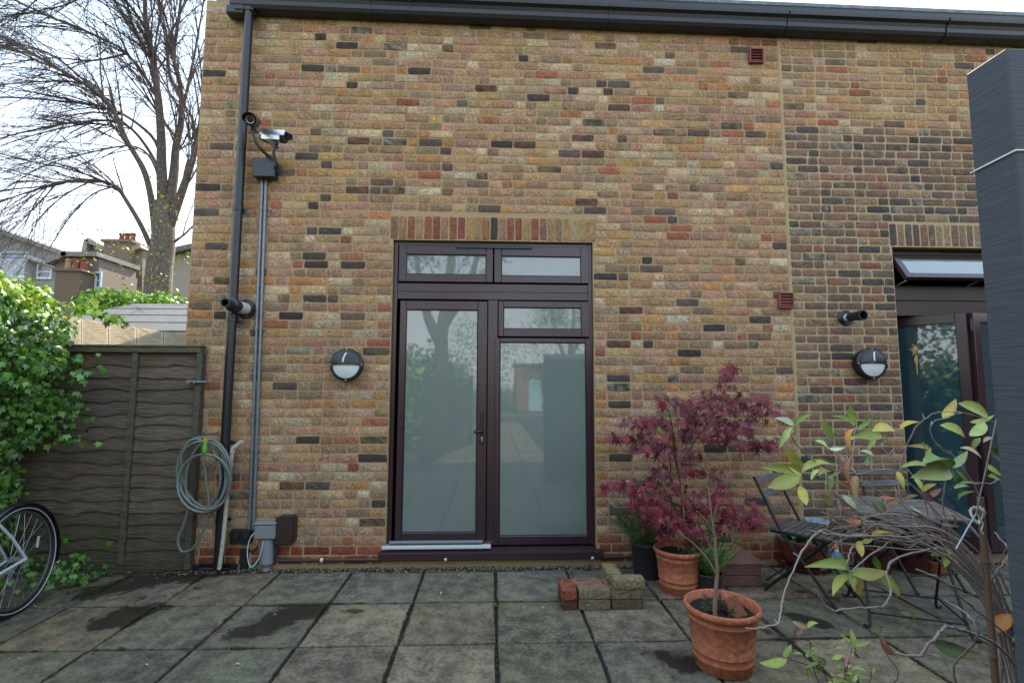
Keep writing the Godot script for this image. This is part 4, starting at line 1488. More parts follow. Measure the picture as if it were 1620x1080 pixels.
# ---------------------------------------------------------------- wooden gate of waney-edged boards
func gate() -> void:
	var zf := 0.035
	var x1 := W(313, 620, zf).x
	var x0 := -4.25
	var y1 := W(200, 549, zf).y
	var t := thing("wooden_gate", "dark weathered gate of wavy-edged overlapping boards beside the wall", "gate", Vector3(x0, 0, 0))
	var n := 17
	var y_low := 0.07
	var pitch := (y1 - 0.05 - y_low) / n
	var f := FastNoiseLite.new()
	f.frequency = 2.2
	f.fractal_octaves = 3
	for k in n:
		f.seed = 50 + k
		var b := MB.new()
		b.col = vary(lin(130, 115, 98) if k > 2 else lin(116, 110, 84), 0.18)
		var yb := y_low + k * pitch
		var segs := 22
		var w := x1 - x0 - 0.01
		var knot := rr(0.2, w - 0.2)
		var fr := []
		for s in segs + 1:
			var x := w * s / segs
			var wave := f.get_noise_1d(x) * 0.04 - 0.03 * exp(-pow((x - knot) / 0.06, 2.0))
			var jit := rr(-0.001, 0.001)
			fr.append([b.add(Vector3(x, yb + wave - 0.004, zf + 0.0045 + jit), Vector3(0, -0.1, 1)), b.add(Vector3(x, yb + pitch * 0.55, zf - 0.005 + jit), Vector3(0, 0.1, 1)), b.add(Vector3(x, yb + pitch + 0.02, zf - 0.016), Vector3(0, 0.15, 1)),
				b.add(Vector3(x, yb + wave - 0.004, zf + 0.004 + jit), Vector3.DOWN), b.add(Vector3(x, yb + wave - 0.004, zf - 0.012), Vector3.DOWN), b.add(Vector3(x, yb + wave - 0.004, zf - 0.012), Vector3.FORWARD), b.add(Vector3(x, yb + pitch + 0.02, zf - 0.024), Vector3.FORWARD)])
		for s in segs:
			for q in [[0, 1], [1, 2], [3, 4], [5, 6]]:
				b.tri(fr[s][q[0]], fr[s + 1][q[0]], fr[s][q[1]])
				b.tri(fr[s + 1][q[0]], fr[s + 1][q[1]], fr[s][q[1]])
		part(t, "board", b, M.old_wood)
	var bar := func(called: String, a: float, c: float, ya: float, yb: float, za: float, zb: float, col: Color):
		var b := MB.new()
		b.col = col
		b.span(a - x0, c - x0, ya, yb, za, zb, 0.004)
		return part(t, called, b, M.old_wood)
	bar.call("top_rail", x0, W(321, 552, zf).x, y1 - 0.045, y1, zf - 0.03, zf + 0.042, lin(122, 114, 92))
	bar.call("capping", x0, W(322, 552, zf).x, y1 + 0.001, y1 + 0.018, zf - 0.035, zf + 0.05, lin(134, 126, 100))
	bar.call("stile", x1 - 0.012, x1 + 0.035, 0.02, y1 - 0.046, zf - 0.03, zf + 0.036, lin(112, 104, 88))
	var bx := W(206, 720, zf).x
	bar.call("batten", bx - 0.025, bx + 0.02, 0.06, y1 - 0.047, zf + 0.0055, zf + 0.034, lin(112, 102, 84))
	bar.call("bottom_rail", x0, x1 - 0.013, 0.012, 0.10, zf - 0.02, zf + 0.02, lin(96, 92, 66))
	# sliding bolt
	var c := W(303, 604, zf + 0.04) - t.position
	var b := MB.new()
	b.span(c.x - 0.05, c.x + 0.03, c.y - 0.018, c.y + 0.014, zf + 0.037, zf + 0.041, 0.001)
	b.tube([Vector3(c.x - 0.025, c.y, zf + 0.052), Vector3(c.x + 0.115, c.y, zf + 0.052)], 0.0085, 8)
	b.blob(Vector3(c.x + 0.115, c.y, zf + 0.052), Vector3(0.013, 0.013, 0.013), 6, 8)
	b.span(c.x - 0.012, c.x - 0.002, c.y - 0.014, c.y + 0.016, zf + 0.038, zf + 0.065, 0.002)
	b.span(c.x + 0.026, c.x + 0.036, c.y - 0.014, c.y + 0.016, zf + 0.038, zf + 0.065, 0.002)
	part(t, "bolt", b, M.galvanised)


# ---------------------------------------------------------------- ivy over the side fence
func ivy() -> void:
	var t := thing("ivy_hedge", "dense glossy ivy mass hanging over the side fence by the gate", "ivy", Vector3(-3.9, 0, 0.9))
	var b := MB.new()
	b.col = lin(70, 62, 50)
	for k in 22:   # the boarded fence it climbs on
		b.box(Vector3(-0.35, 0.95, -0.75 + k * 0.15), Vector3(0.02, 1.9, 0.144), 0.002)
	part(t, "fence_boards", b, M.old_wood).set_meta("kind", "stuff")
	var st := MB.new()
	st.col = lin(88, 74, 58)
	for k in 26:
		var z := rr(-0.7, 1.6)
		st.tube(curve([Vector3(-0.28, 0, z), Vector3(-0.25 + rr(0, 0.15), 0.7, z + rr(-0.2, 0.2)), Vector3(-0.1 + rr(-0.1, 0.2), 1.4, z + rr(-0.3, 0.3)), Vector3(rr(-0.2, 0.35), 1.95, z + rr(-0.3, 0.3))], 4), taper(13, 0.014, 0.003), 5)
	part(t, "stems", st, M.twig).set_meta("kind", "stuff")
	var leaf := leaf_star([-165, -115, -58, 0, 58, 115, 165], [0.20, 0.42, 0.52, 0.72, 0.52, 0.42, 0.20], 0.68, 0.12)
	var greens := [lin(80, 124, 46), lin(94, 140, 54), lin(58, 94, 42), lin(110, 154, 60), lin(84, 128, 58)]
	var fresh := [lin(156, 184, 62), lin(142, 172, 56), lin(168, 190, 78)]
	var f := FastNoiseLite.new()
	f.seed = 77
	f.frequency = 0.9
	f.fractal_octaves = 3
	var list := []
	# outer face: bulging at the top, drawn back towards the foot; world x of the face by height
	var face := func(y: float, z: float) -> float:
		var x := -3.78
		if y > 0.85:
			x = lerpf(-3.78, -3.42, smoothstep(0.85, 1.45, y))
		if y > 1.9:
			x = lerpf(-3.42, -3.62, smoothstep(1.9, 2.35, y))
		return x + f.get_noise_2d(y * 2.2, z * 2.2) * 0.22
	for k in 27000:
		var z := rr(0.08, 2.5)
		var top: float = 2.14 + 0.16 * smoothstep(0.1, 1.0, z) + f.get_noise_2d(z * 3.0, 50.0) * 0.18
		var on_top := rng.randf() < 0.28
		var y := rr(0.02, top)
		var p: Vector3
		var out: Vector3
		if on_top:
			var fx: float = face.call(top - 0.05, z)
			p = Vector3(rr(-4.6, fx), top + rr(-0.07, 0.05), z)
			out = Vector3(0.25, 1.0, 0.1)
		else:
			p = Vector3(face.call(y, z) + rng.randfn(-0.03, 0.06), y, z)
			out = Vector3(1.0, 0.45, 0.55) if y < 1.25 else Vector3(0.85, 0.65, 0.1)
		if p.y < 0.5 and p.z < 0.35 and rng.randf() < 0.7:
			continue
		list.append([p, out, p.y > top - 0.12])
	for k in 300:   # trailing sprays towards the gate and on the ground by the wheel
		var u := rng.randf()
		var p := W(lerpf(130, 190, u) + rng.randfn(0, 5), lerpf(478, 506, u) + rng.randfn(0, 6 - 3 * u), 0.16 + rr(-0.06, 0.14))
		if k > 90:
			p = Vector3(-3.32 + rng.randfn(0, 0.09), rr(1.0, 1.75), 0.2 + rr(-0.08, 0.1))
		if k > 170:
			var q := G(108, 925)
			p = q + Vector3(rng.randfn(-0.12, 0.12), absf(rng.randfn(0.05, 0.09)), rng.randfn(-0.06, 0.13))
		list.append([p, Vector3(0.4, 0.7, 0.6), k < 90])
	list.sort_custom(func(a, c): return (a[0] - EYE).length() * (1.0 if a[0].z < 1.0 else 3.0) < (c[0] - EYE).length() * (1.0 if c[0].z < 1.0 else 3.0))
	var where := []
	var tints := []
	for k in list.size():
		var e: Array = list[k]
		var hang := Vector3(rr(-0.6, 0.6), -1.0, rr(-0.6, 0.6)) if e[1].y < 0.9 else rv(1.0) + Vector3(0.3, -0.2, 0.2)
		var tr := Transform3D(frame_of(hang, e[1] + rv(0.65)) * Basis.from_scale(Vector3.ONE * rr(0.034, 0.074)), e[0] - t.position)
		var tint := vary((fresh if e[2] and rng.randf() < 0.75 else greens)[rng.randi() % (3 if e[2] else 5) % 3], 0.28)
		if k % 9 == 0 and k / 9 < 290:
			var o := put(t, "leaf", leaf_tinted(leaf, tint), M.leaf_gloss)
			o.transform = tr
		else:
			where.append(tr)
			tints.append(tint)
	many(t, "foliage", leaf, M.leaf_gloss, where, tints)


var tinted_cache := {}


func leaf_tinted(mesh: ArrayMesh, c: Color, tip := Color(0, 0, 0, 0)) -> ArrayMesh:   # a copy of a leaf in one of a few stepped tints; with a tip colour, one of a kind with rib and blotches
	var q := Color(snappedf(c.r, 0.02), snappedf(c.g, 0.02), snappedf(c.b, 0.02))
	var key := str(mesh.get_instance_id()) + str(q)
	if tip.a > 0.0 or not tinted_cache.has(key):
		var a := mesh.surface_get_arrays(0)
		var cols := PackedColorArray()
		var at: PackedVector3Array = a[Mesh.ARRAY_VERTEX]
		cols.resize(at.size())
		for k in at.size():
			cols[k] = q
			if tip.a > 0.0:
				var e := vary(c.lerp(tip, clampf(at[k].y * at[k].y * 0.6 + rr(-0.15, 0.15), 0.0, 1.0)), 0.16)
				if absf(at[k].x) < 0.001:
					e = e.lerp(Color(0.55, 0.56, 0.3), 0.22)
				cols[k] = e
		a[Mesh.ARRAY_COLOR] = cols
		var m := ArrayMesh.new()
		m.add_surface_from_arrays(Mesh.PRIMITIVE_TRIANGLES, a)
		if tip.a > 0.0:
			return m
		tinted_cache[key] = m
	return tinted_cache[key]


# ---------------------------------------------------------------- bicycle, its rear wheel in view
func bicycle() -> void:
	var foot := G(24, 972)
	var hub := Vector3(foot.x, 0.345, foot.z)
	var turn := deg_to_rad(97.0)   # the frame's forward direction, away to the left and towards the viewer
	var t := thing("bicycle", "silver bicycle with dark mudguards leaning in the ivy", "bicycle", Vector3(hub.x, 0, hub.z), 0.0)
	var fwd := Vector3(-cos(turn), 0, sin(turn))
	var up := Vector3(-fwd.z * 0.07, 1, fwd.x * 0.07).normalized()
	var bs := Basis(fwd, up, fwd.cross(up))   # x forward, y up, z sideways
	for w in [0.0, 1.03]:
		var c: Vector3 = bs * Vector3(w, 0.345, 0)
		var across := Basis(bs.x, bs.z, -bs.y)
		var ring := func(r: float, tube_r: float, sides: int) -> MB:
			var b := MB.new()
			var pts := []
			for k in 49:
				var a := TAU * k / 48
				pts.append(c + bs * Vector3(cos(a) * r, sin(a) * r, 0))
			b.tube(pts, tube_r, sides, false)
			return b
		var wheel := part(t, "wheel", ring.call(0.298, 0.010, 6), M.arm_grey)
		part(wheel, "tyre", ring.call(0.327, 0.019, 8), M.rubber)
		for s in [-1.0, 1.0]:
			var b := MB.new()
			var pts := []
			for k in 49:
				var a := TAU * k / 48
				pts.append(c + bs * Vector3(cos(a) * 0.322, sin(a) * 0.322, s * 0.0185))
			b.tube(pts, 0.003, 5, false)
			part(wheel, "reflective_band", b, M.white_plastic)
		var b := MB.new()
		b.tube([c - bs.z * 0.035, c + bs.z * 0.035], 0.02, 10)
		b.tube([c - bs.z * 0.065, c + bs.z * 0.065], 0.007, 8)
		part(wheel, "hub", b, M.silver)
		b = MB.new()
		for k in 28:
			var a := TAU * k / 28
			var s := -1.0 if k % 2 == 0 else 1.0
			var tw := 0.5 if (k / 2) % 2 == 0 else -0.5
			b.tube([c + bs * Vector3(cos(a + tw) * 0.02, sin(a + tw) * 0.02, s * 0.03), c + bs * Vector3(cos(a) * 0.29, sin(a) * 0.29, 0)], 0.0012, 4, false)
		part(wheel, "spokes", b, M.silver).set_meta("kind", "stuff")
		b = MB.new()
		b.box(c + bs * Vector3(-0.19, 0.06, 0.006), Vector3(0.02, 0.075, 0.008), 0.003, bs * Basis(Vector3.BACK, 0.2))
		part(wheel, "spoke_reflector", b, M.white_plastic)
		b = MB.new()   # mudguard: a curved strip
		var prev := []
		for k in 19:
			var a := lerpf(deg_to_rad(20), deg_to_rad(200), k / 18.0)
			var row := []
			for s in 5:
				var q := (s - 2) / 2.0
				var rad := 0.366 - absf(q) * absf(q) * 0.012
				row.append(b.add(c + bs * Vector3(cos(a) * rad, sin(a) * rad, q * 0.027), bs * Vector3(cos(a), sin(a), q * 0.6).normalized()))
			if prev.size():
				for s in 4:
					b.tri(prev[s], prev[s + 1], row[s])
					b.tri(prev[s + 1], row[s + 1], row[s])
			prev = row
		part(t, "mudguard", b, M.black_plastic)
		b = MB.new()
		b.tube([c + bs * Vector3(0, 0, 0.04), c + bs * Vector3(-0.08, 0.34, 0.028)], 0.0028, 5)
		part(t, "mudguard_stay", b, M.silver)
	var tubes := func(called: String, list: Array, r: float, m: Material):
		var b := MB.new()
		for l in list:
			var pts := []
			for p in l:
				pts.append(bs * p)
			b.tube(pts, r, 10)
		return part(t, called, b, m)
	var rear := Vector3(0, 0.345, 0)
	var bb := Vector3(0.44, 0.29, 0)
	var seat := Vector3(0.29, 0.80, 0)
	var head := Vector3(0.86, 0.82, 0)
	tubes.call("frame", [[bb, seat], [bb, head - Vector3(-0.03, 0.1, 0)], [seat - Vector3(-0.02, 0.06, 0), head], [head - Vector3(-0.05, 0.14, 0), head + Vector3(-0.02, 0.05, 0)]], 0.017, M.bike_paint)
	for s in [-1.0, 1.0]:
		tubes.call("chain_stay", [[rear + Vector3(0, 0, 0.055 * s), bb + Vector3(-0.05, 0, 0.035 * s)]], 0.010, M.bike_paint)
		tubes.call("seat_stay", [[rear + Vector3(0, 0, 0.055 * s), rear + Vector3(0.1, 0.16, 0.045 * s), seat + Vector3(0, -0.05, 0.02 * s)]], 0.009, M.bike_paint)
		tubes.call("fork_blade", [[Vector3(1.03, 0.345, 0.05 * s), Vector3(0.93, 0.64, 0.04 * s), head - Vector3(-0.05, 0.14, -0.02 * s)]], 0.012, M.bike_paint)
	tubes.call("seat_post", [[seat, seat + Vector3(-0.04, 0.13, 0)]], 0.013, M.silver)
	var b := MB.new()
	b.blob(bs * (seat + Vector3(-0.03, 0.16, 0)), Vector3(0.10, 0.03, 0.08), 6, 12)
	part(t, "saddle", b, M.black_matt)
	tubes.call("handlebar", [[head + Vector3(-0.02, 0.05, 0), head + Vector3(0.0, 0.16, 0)], [head + Vector3(-0.12, 0.2, -0.29), head + Vector3(0, 0.17, -0.1), head + Vector3(0, 0.17, 0.1), head + Vector3(-0.12, 0.2, 0.29)]], 0.011, M.silver)
	b = MB.new()
	b.lathe([Vector2(0, 0.004), Vector2(0.09, 0.004), Vector2(0.09, -0.004), Vector2(0, -0.004)], 24, bs * (bb + Vector3(0, 0, 0.05)), Basis(bs.x, bs.z, -bs.y))
	b.tube([bs * (bb + Vector3(0, 0, 0.07)), bs * (bb + Vector3(0.11, -0.12, 0.075))], 0.01, 6)
	part(t, "crank", b, M.silver)
	b = MB.new()
	b.tube([bs * (bb + Vector3(0, 0.09, 0.05)), bs * (rear + Vector3(0, 0.045, 0.05)), bs * (rear + Vector3(-0.045, 0, 0.05)), bs * (rear + Vector3(0.02, -0.06, 0.05)), bs * (bb + Vector3(0, -0.09, 0.05))], 0.005, 5)
	part(t, "chain", b, M.black_matt)


# ---------------------------------------------------------------- things fixed on the wall
func disc_basis() -> Basis:   # lathe axis out of the wall
	return Basis(Vector3.RIGHT, PI / 2)


func wall_lamp(px: float, py: float, label: String) -> void:
	var c := W(px, py, 0.05)
	var t := thing("wall_lamp", label, "wall lamp", Vector3(c.x, c.y, 0), 0.0, "round bulkhead lamps on the wall")
	var r := 0.137
	var b := MB.new()
	b.lathe([Vector2(0, 0.0), Vector2(r * 0.92, 0.0), Vector2(r * 0.92, 0.05), Vector2(r, 0.052), Vector2(r, 0.072), Vector2(r * 0.93, 0.084), Vector2(r * 0.82, 0.086), Vector2(r * 0.82, 0.06)], 40, Vector3.ZERO, disc_basis())
	part(t, "housing", b, M.black_plastic)
	# hood over the upper half, glass over the lower half: half domes
	for half in 2:
		b = MB.new()
		var rows := 6
		var cols := 22
		var id := []
		for i in rows + 1:
			var rad: float = r * 0.83 * (1.0 - float(i) / rows)
			var z := 0.078 + 0.034 * (1.0 - pow(rad / (r * 0.83), 2.0)) + (0.012 if half == 0 else 0.0)
			var row := []
			for j in cols + 1:
				var a := PI * j / cols + (0.0 if half == 0 else PI)
				var nn := Vector3(cos(a) * rad * 4.0, sin(a) * rad * 4.0, 1.0).normalized()
				row.append(b.add(Vector3(cos(a) * rad, sin(a) * rad, z), nn))
			id.append(row)
		for i in rows:
			for j in cols:
				b.tri(id[i][j], id[i][j + 1], id[i + 1][j])
				b.tri(id[i][j + 1], id[i + 1][j + 1], id[i + 1][j])
		if half == 0:
			b.span(-r * 0.84, r * 0.84, -0.004, 0.003, 0.07, 0.098, 0.002)
		part(t, "hood" if half == 0 else "glass", b, M.black_plastic if half == 0 else M.lamp_glass)
	b = MB.new()
	var sl := []
	for k in 6:
		var y := lerpf(0.02, 0.098, k / 5.0)
		sl.append(Vector3(-0.016 + 0.02 * pow(k / 5.0, 2.0), y, 0.091 + 0.034 * (1.0 - pow(y / (r * 0.83), 2.0))))
	b.tube(sl, taper(6, 0.0065, 0.0075), 6)
	part(t, "hood_slot", b, M.lamp_glass)
	for a in 4:
		b = MB.new()
		var q := Vector3(cos(a * PI / 2), sin(a * PI / 2), 0) * r * 0.93
		b.blob(q + Vector3(0, 0, 0.084), Vector3(0.006, 0.006, 0.004), 4, 8)
		part(t, "screw", b, M.silver)


func camera_body(t: Node3D, c: Vector3, dir: Vector3, boxy: bool) -> void:
	var d := dir.normalized()
	var bs := Basis(d.cross(Vector3.UP).normalized() * -1.0, Vector3.UP, d)
	bs = Basis(Vector3.UP.cross(d).normalized(), d.cross(Vector3.UP.cross(d)).normalized(), d)
	var ax := Basis(bs.x, bs.z, -bs.y)   # lathe axis along the lens
	var b := MB.new()
	if boxy:
		var poly := PackedVector2Array([Vector2(-0.042, -0.035), Vector2(0.042, -0.035), Vector2(0.048, 0.0), Vector2(0.042, 0.036), Vector2(-0.042, 0.036), Vector2(-0.048, 0.0)])
		b.prism(poly, c - bs.z * 0.14, bs, 0.225)
		part(t, "body", b, M.silver)
		b = MB.new()
		b.prism(PackedVector2Array([Vector2(-0.05, 0.0), Vector2(-0.044, 0.0), Vector2(-0.038, 0.039), Vector2(0.038, 0.039), Vector2(0.044, 0.0), Vector2(0.05, 0.0), Vector2(0.043, 0.046), Vector2(-0.043, 0.046)]), c - bs.z * 0.155, bs, 0.29)
		part(t, "sun_shield", b, M.silver)
		b = MB.new()
		b.lathe([Vector2(0, 0.086), Vector2(0.018, 0.086), Vector2(0.02, 0.096), Vector2(0.034, 0.096), Vector2(0.044, 0.09), Vector2(0.046, 0.07)], 24, c, ax)
		b.prism(PackedVector2Array([Vector2(-0.046, -0.039), Vector2(0.046, -0.039), Vector2(0.05, 0.0), Vector2(0.043, 0.038), Vector2(-0.043, 0.038), Vector2(-0.05, 0.0)]), c - bs.z * 0.166, bs, 0.026)
		part(t, "lens", b, M.black_plastic)
	else:
		b.lathe([Vector2(0, -0.10), Vector2(0.038, -0.10), Vector2(0.044, -0.09), Vector2(0.044, 0.06), Vector2(0.047, 0.064), Vector2(0.047, 0.085), Vector2(0.04, 0.088)], 24, c, ax)
		part(t, "body", b, M.black_plastic)
		b = MB.new()
		b.lathe([Vector2(0.024, 0.086), Vector2(0.031, 0.088), Vector2(0.031, 0.083)], 24, c, ax)
		part(t, "lamp_ring", b, M.galvanised)
		b = MB.new()
		b.lathe([Vector2(0, 0.09), Vector2(0.016, 0.088), Vector2(0.022, 0.084), Vector2(0.04, 0.084)], 24, c, ax)
		part(t, "lens", b, M.black_matt)
		b = MB.new()
		var prev := []
		for k in 13:
			var a := lerpf(-0.3, PI + 0.3, k / 12.0)
			var o := bs * Vector3(cos(a), sin(a), 0)
			var row := [b.add(c + o * 0.053 - bs.z * 0.07, o), b.add(c + o * 0.053 + bs.z * 0.12, o)]
			if prev.size():
				b.tri(prev[0], prev[1], row[0])
				b.tri(prev[1], row[1], row[0])
			prev = row
		part(t, "sun_shield", b, M.black_plastic)
	b = MB.new()
	b.box(c + bs * Vector3(0, -0.055, -0.02), Vector3(0.04, 0.03, 0.07), 0.006, bs)
	b.box(c + bs * Vector3(0.01, -0.078, -0.01), Vector3(0.05, 0.02, 0.035), 0.004, bs)
	part(t, "mount", b, M.arm_grey)


func wall_fittings() -> void:
	wall_lamp(549, 577, "round black and white bulkhead lamp beside the tall glazed door")
	wall_lamp(1377, 575, "round black and white bulkhead lamp on the darker brickwork")
	# two cameras on their arms
	var c := W(399, 191, 0.30)
	var t := thing("security_camera", "dark round security camera beside the black downpipe", "security camera", Vector3(c.x, c.y, 0))
	camera_body(t, Vector3(0, 0, c.z), Vector3(0.22, -0.36, 0.9), false)
	var e := W(421, 244, 0.06) - t.position
	var b := MB.new()
	b.tube(curve([Vector3(0.0, -0.085, 0.29), Vector3(0.015, -0.16, 0.25), Vector3(0.04, -0.2, 0.19), Vector3(e.x, e.y, 0.1), Vector3(e.x, e.y, 0.005)], 4), 0.013, 8)
	b.lathe([Vector2(0, 0.012), Vector2(0.03, 0.012), Vector2(0.032, 0.0)], 16, Vector3(e.x, e.y, 0.0), disc_basis())
	part(t, "arm", b, M.arm_grey)
	c = W(438, 217, 0.22)
	t = thing("security_camera", "silver box security camera above the black junction box", "security camera", Vector3(c.x, c.y, 0))
	camera_body(t, Vector3(0, 0, c.z), Vector3(1.0, -0.28, 0.5), true)
	e = W(438, 268, 0.0) - t.position
	b = MB.new()
	b.tube(curve([Vector3(-0.02, -0.08, 0.21), Vector3(-0.035, -0.13, 0.19), Vector3(-0.03, -0.2, 0.13), Vector3(e.x, e.y, 0.05), Vector3(e.x, e.y, 0.005)], 4), 0.013, 8)
	b.lathe([Vector2(0, 0.016), Vector2(0.045, 0.014), Vector2(0.05, 0.0)], 18, Vector3(e.x, e.y, 0.0), disc_basis())
	for k in 4:
		b.blob(Vector3(e.x, e.y, 0.016) + Vector3(cos(k * 1.57 + 0.7), sin(k * 1.57 + 0.7), 0) * 0.03, Vector3(0.006, 0.006, 0.004), 4, 6)
	part(t, "arm", b, M.arm_grey)
	# black junction box
	var p := W(417, 264, 0.09)
	t = thing("junction_box", "square black junction box under the security cameras", "junction box", Vector3(p.x, p.y, 0))
	b = MB.new()
	b.span(-0.09, 0.09, -0.085, 0.075, 0.0, 0.085, 0.008)
	part(t, "case", b, M.black_plastic)
	b = MB.new()
	b.span(-0.094, 0.094, -0.089, 0.079, 0.0855, 0.1, 0.006)
	part(t, "lid", b, M.black_plastic)
	# twin conduits
	for s in [[414.5, 393.5, "thin grey conduit running down nearer the black downpipe"], [420.5, 400.5, "thin grey conduit running down nearer the glazed door"]]:
		var a := W(s[0], 282, 0.02)
		var d := W(s[1], 838, 0.02)
		var x := (a.x + d.x) * 0.5
		t = thing("conduit", s[2], "conduit", Vector3(x, 0, 0), 0.0, "twin grey conduits")
		b = MB.new()
		b.tube([Vector3(0.5 * (a.x - d.x), a.y, 0.02), Vector3(0.5 * (d.x - a.x), d.y, 0.02)], 0.0125, 10)
		part(t, "pipe", b, M.conduit)
		for py in [330, 520, 712]:
			b = MB.new()
			var y := W(405, py, 0.02).y
			b.lathe([Vector2(0.0125, -0.012), Vector2(0.016, -0.01), Vector2(0.016, 0.01), Vector2(0.0125, 0.012)], 10, Vector3(lerpf(0.5 * (d.x - a.x), 0.5 * (a.x - d.x), (y - d.y) / (a.y - d.y)), y, 0.02))
			if s[0] > 417:
				b.span(0.012, 0.034, y - 0.008, y + 0.008, 0.004, 0.012, 0.002)
			part(t, "saddle_clip", b, M.conduit)
	# white flue and black flue
	p = W(389, 489, 0.0)
	t = thing("flue_pipe", "white flue pipe with black end cap sticking out of wall", "flue pipe", Vector3(p.x, p.y, 0))
	b = MB.new()
	b.lathe([Vector2(0, 0.02), Vector2(0.075, 0.02), Vector2(0.082, 0.012), Vector2(0.082, 0.0)], 28, Vector3.ZERO, disc_basis())
	part(t, "wall_plate", b, M.black_plastic)
	b = MB.new()
	b.lathe([Vector2(0.05, 0.02), Vector2(0.05, 0.2), Vector2(0.045, 0.2)], 24, Vector3.ZERO, disc_basis())
	part(t, "pipe", b, M.white_plastic)
	b = MB.new()
	b.lathe([Vector2(0.053, 0.16), Vector2(0.053, 0.24), Vector2(0.036, 0.255), Vector2(0.036, 0.34), Vector2(0.029, 0.34), Vector2(0.029, 0.25), Vector2(0, 0.25)], 24, Vector3.ZERO, disc_basis())
	part(t, "end_cap", b, M.black_plastic)
	p = W(1338, 503, 0.0)
	t = thing("flue_pipe", "short black flue pipe on the darker brickwork", "flue pipe", Vector3(p.x, p.y, 0))
	b = MB.new()
	b.lathe([Vector2(0, 0.018), Vector2(0.06, 0.018), Vector2(0.07, 0.008), Vector2(0.07, 0.0)], 28, Vector3.ZERO, disc_basis())
	part(t, "wall_plate", b, M.black_plastic)
	b = MB.new()
	b.lathe([Vector2(0.034, 0.018), Vector2(0.034, 0.05), Vector2(0.03, 0.05)], 20, Vector3.ZERO, disc_basis())
	part(t, "pipe", b, M.white_plastic)
	b = MB.new()
	b.lathe([Vector2(0.037, 0.045), Vector2(0.037, 0.15), Vector2(0.045, 0.152), Vector2(0.045, 0.19), Vector2(0.036, 0.19), Vector2(0.036, 0.1), Vector2(0, 0.1)], 20, Vector3.ZERO, disc_basis() * Basis(Vector3.BACK, -0.12))
	part(t, "end_cap", b, M.black_plastic)
	# clay air vents
	for s in [[1197, 88, "terracotta louvred air vent high up near the gutter"], [1244, 475, "terracotta louvred air vent on the straight joint"]]:
		p = W(s[0], s[1], 0.02)
		t = thing("air_vent", s[2], "air vent", Vector3(p.x, p.y, 0), 0.0, "terracotta air vents")
		b = MB.new()
		b.ring(-0.068, 0.068, -0.07, 0.07, 0.012, 0.012, 0.012, 0.012, -0.002, 0.034, 0.002)
		b.span(-0.058, 0.058, -0.06, 0.06, -0.002, 0.008)
		part(t, "rim", b, M.vent_clay)
		for k in 4:
			b = MB.new()
			b.box(Vector3(0, -0.042 + k * 0.028, 0.018), Vector3(0.11, 0.004, 0.026), 0.001, Basis(Vector3.RIGHT, 0.6))
			part(t, "louvre", b, M.vent_clay)


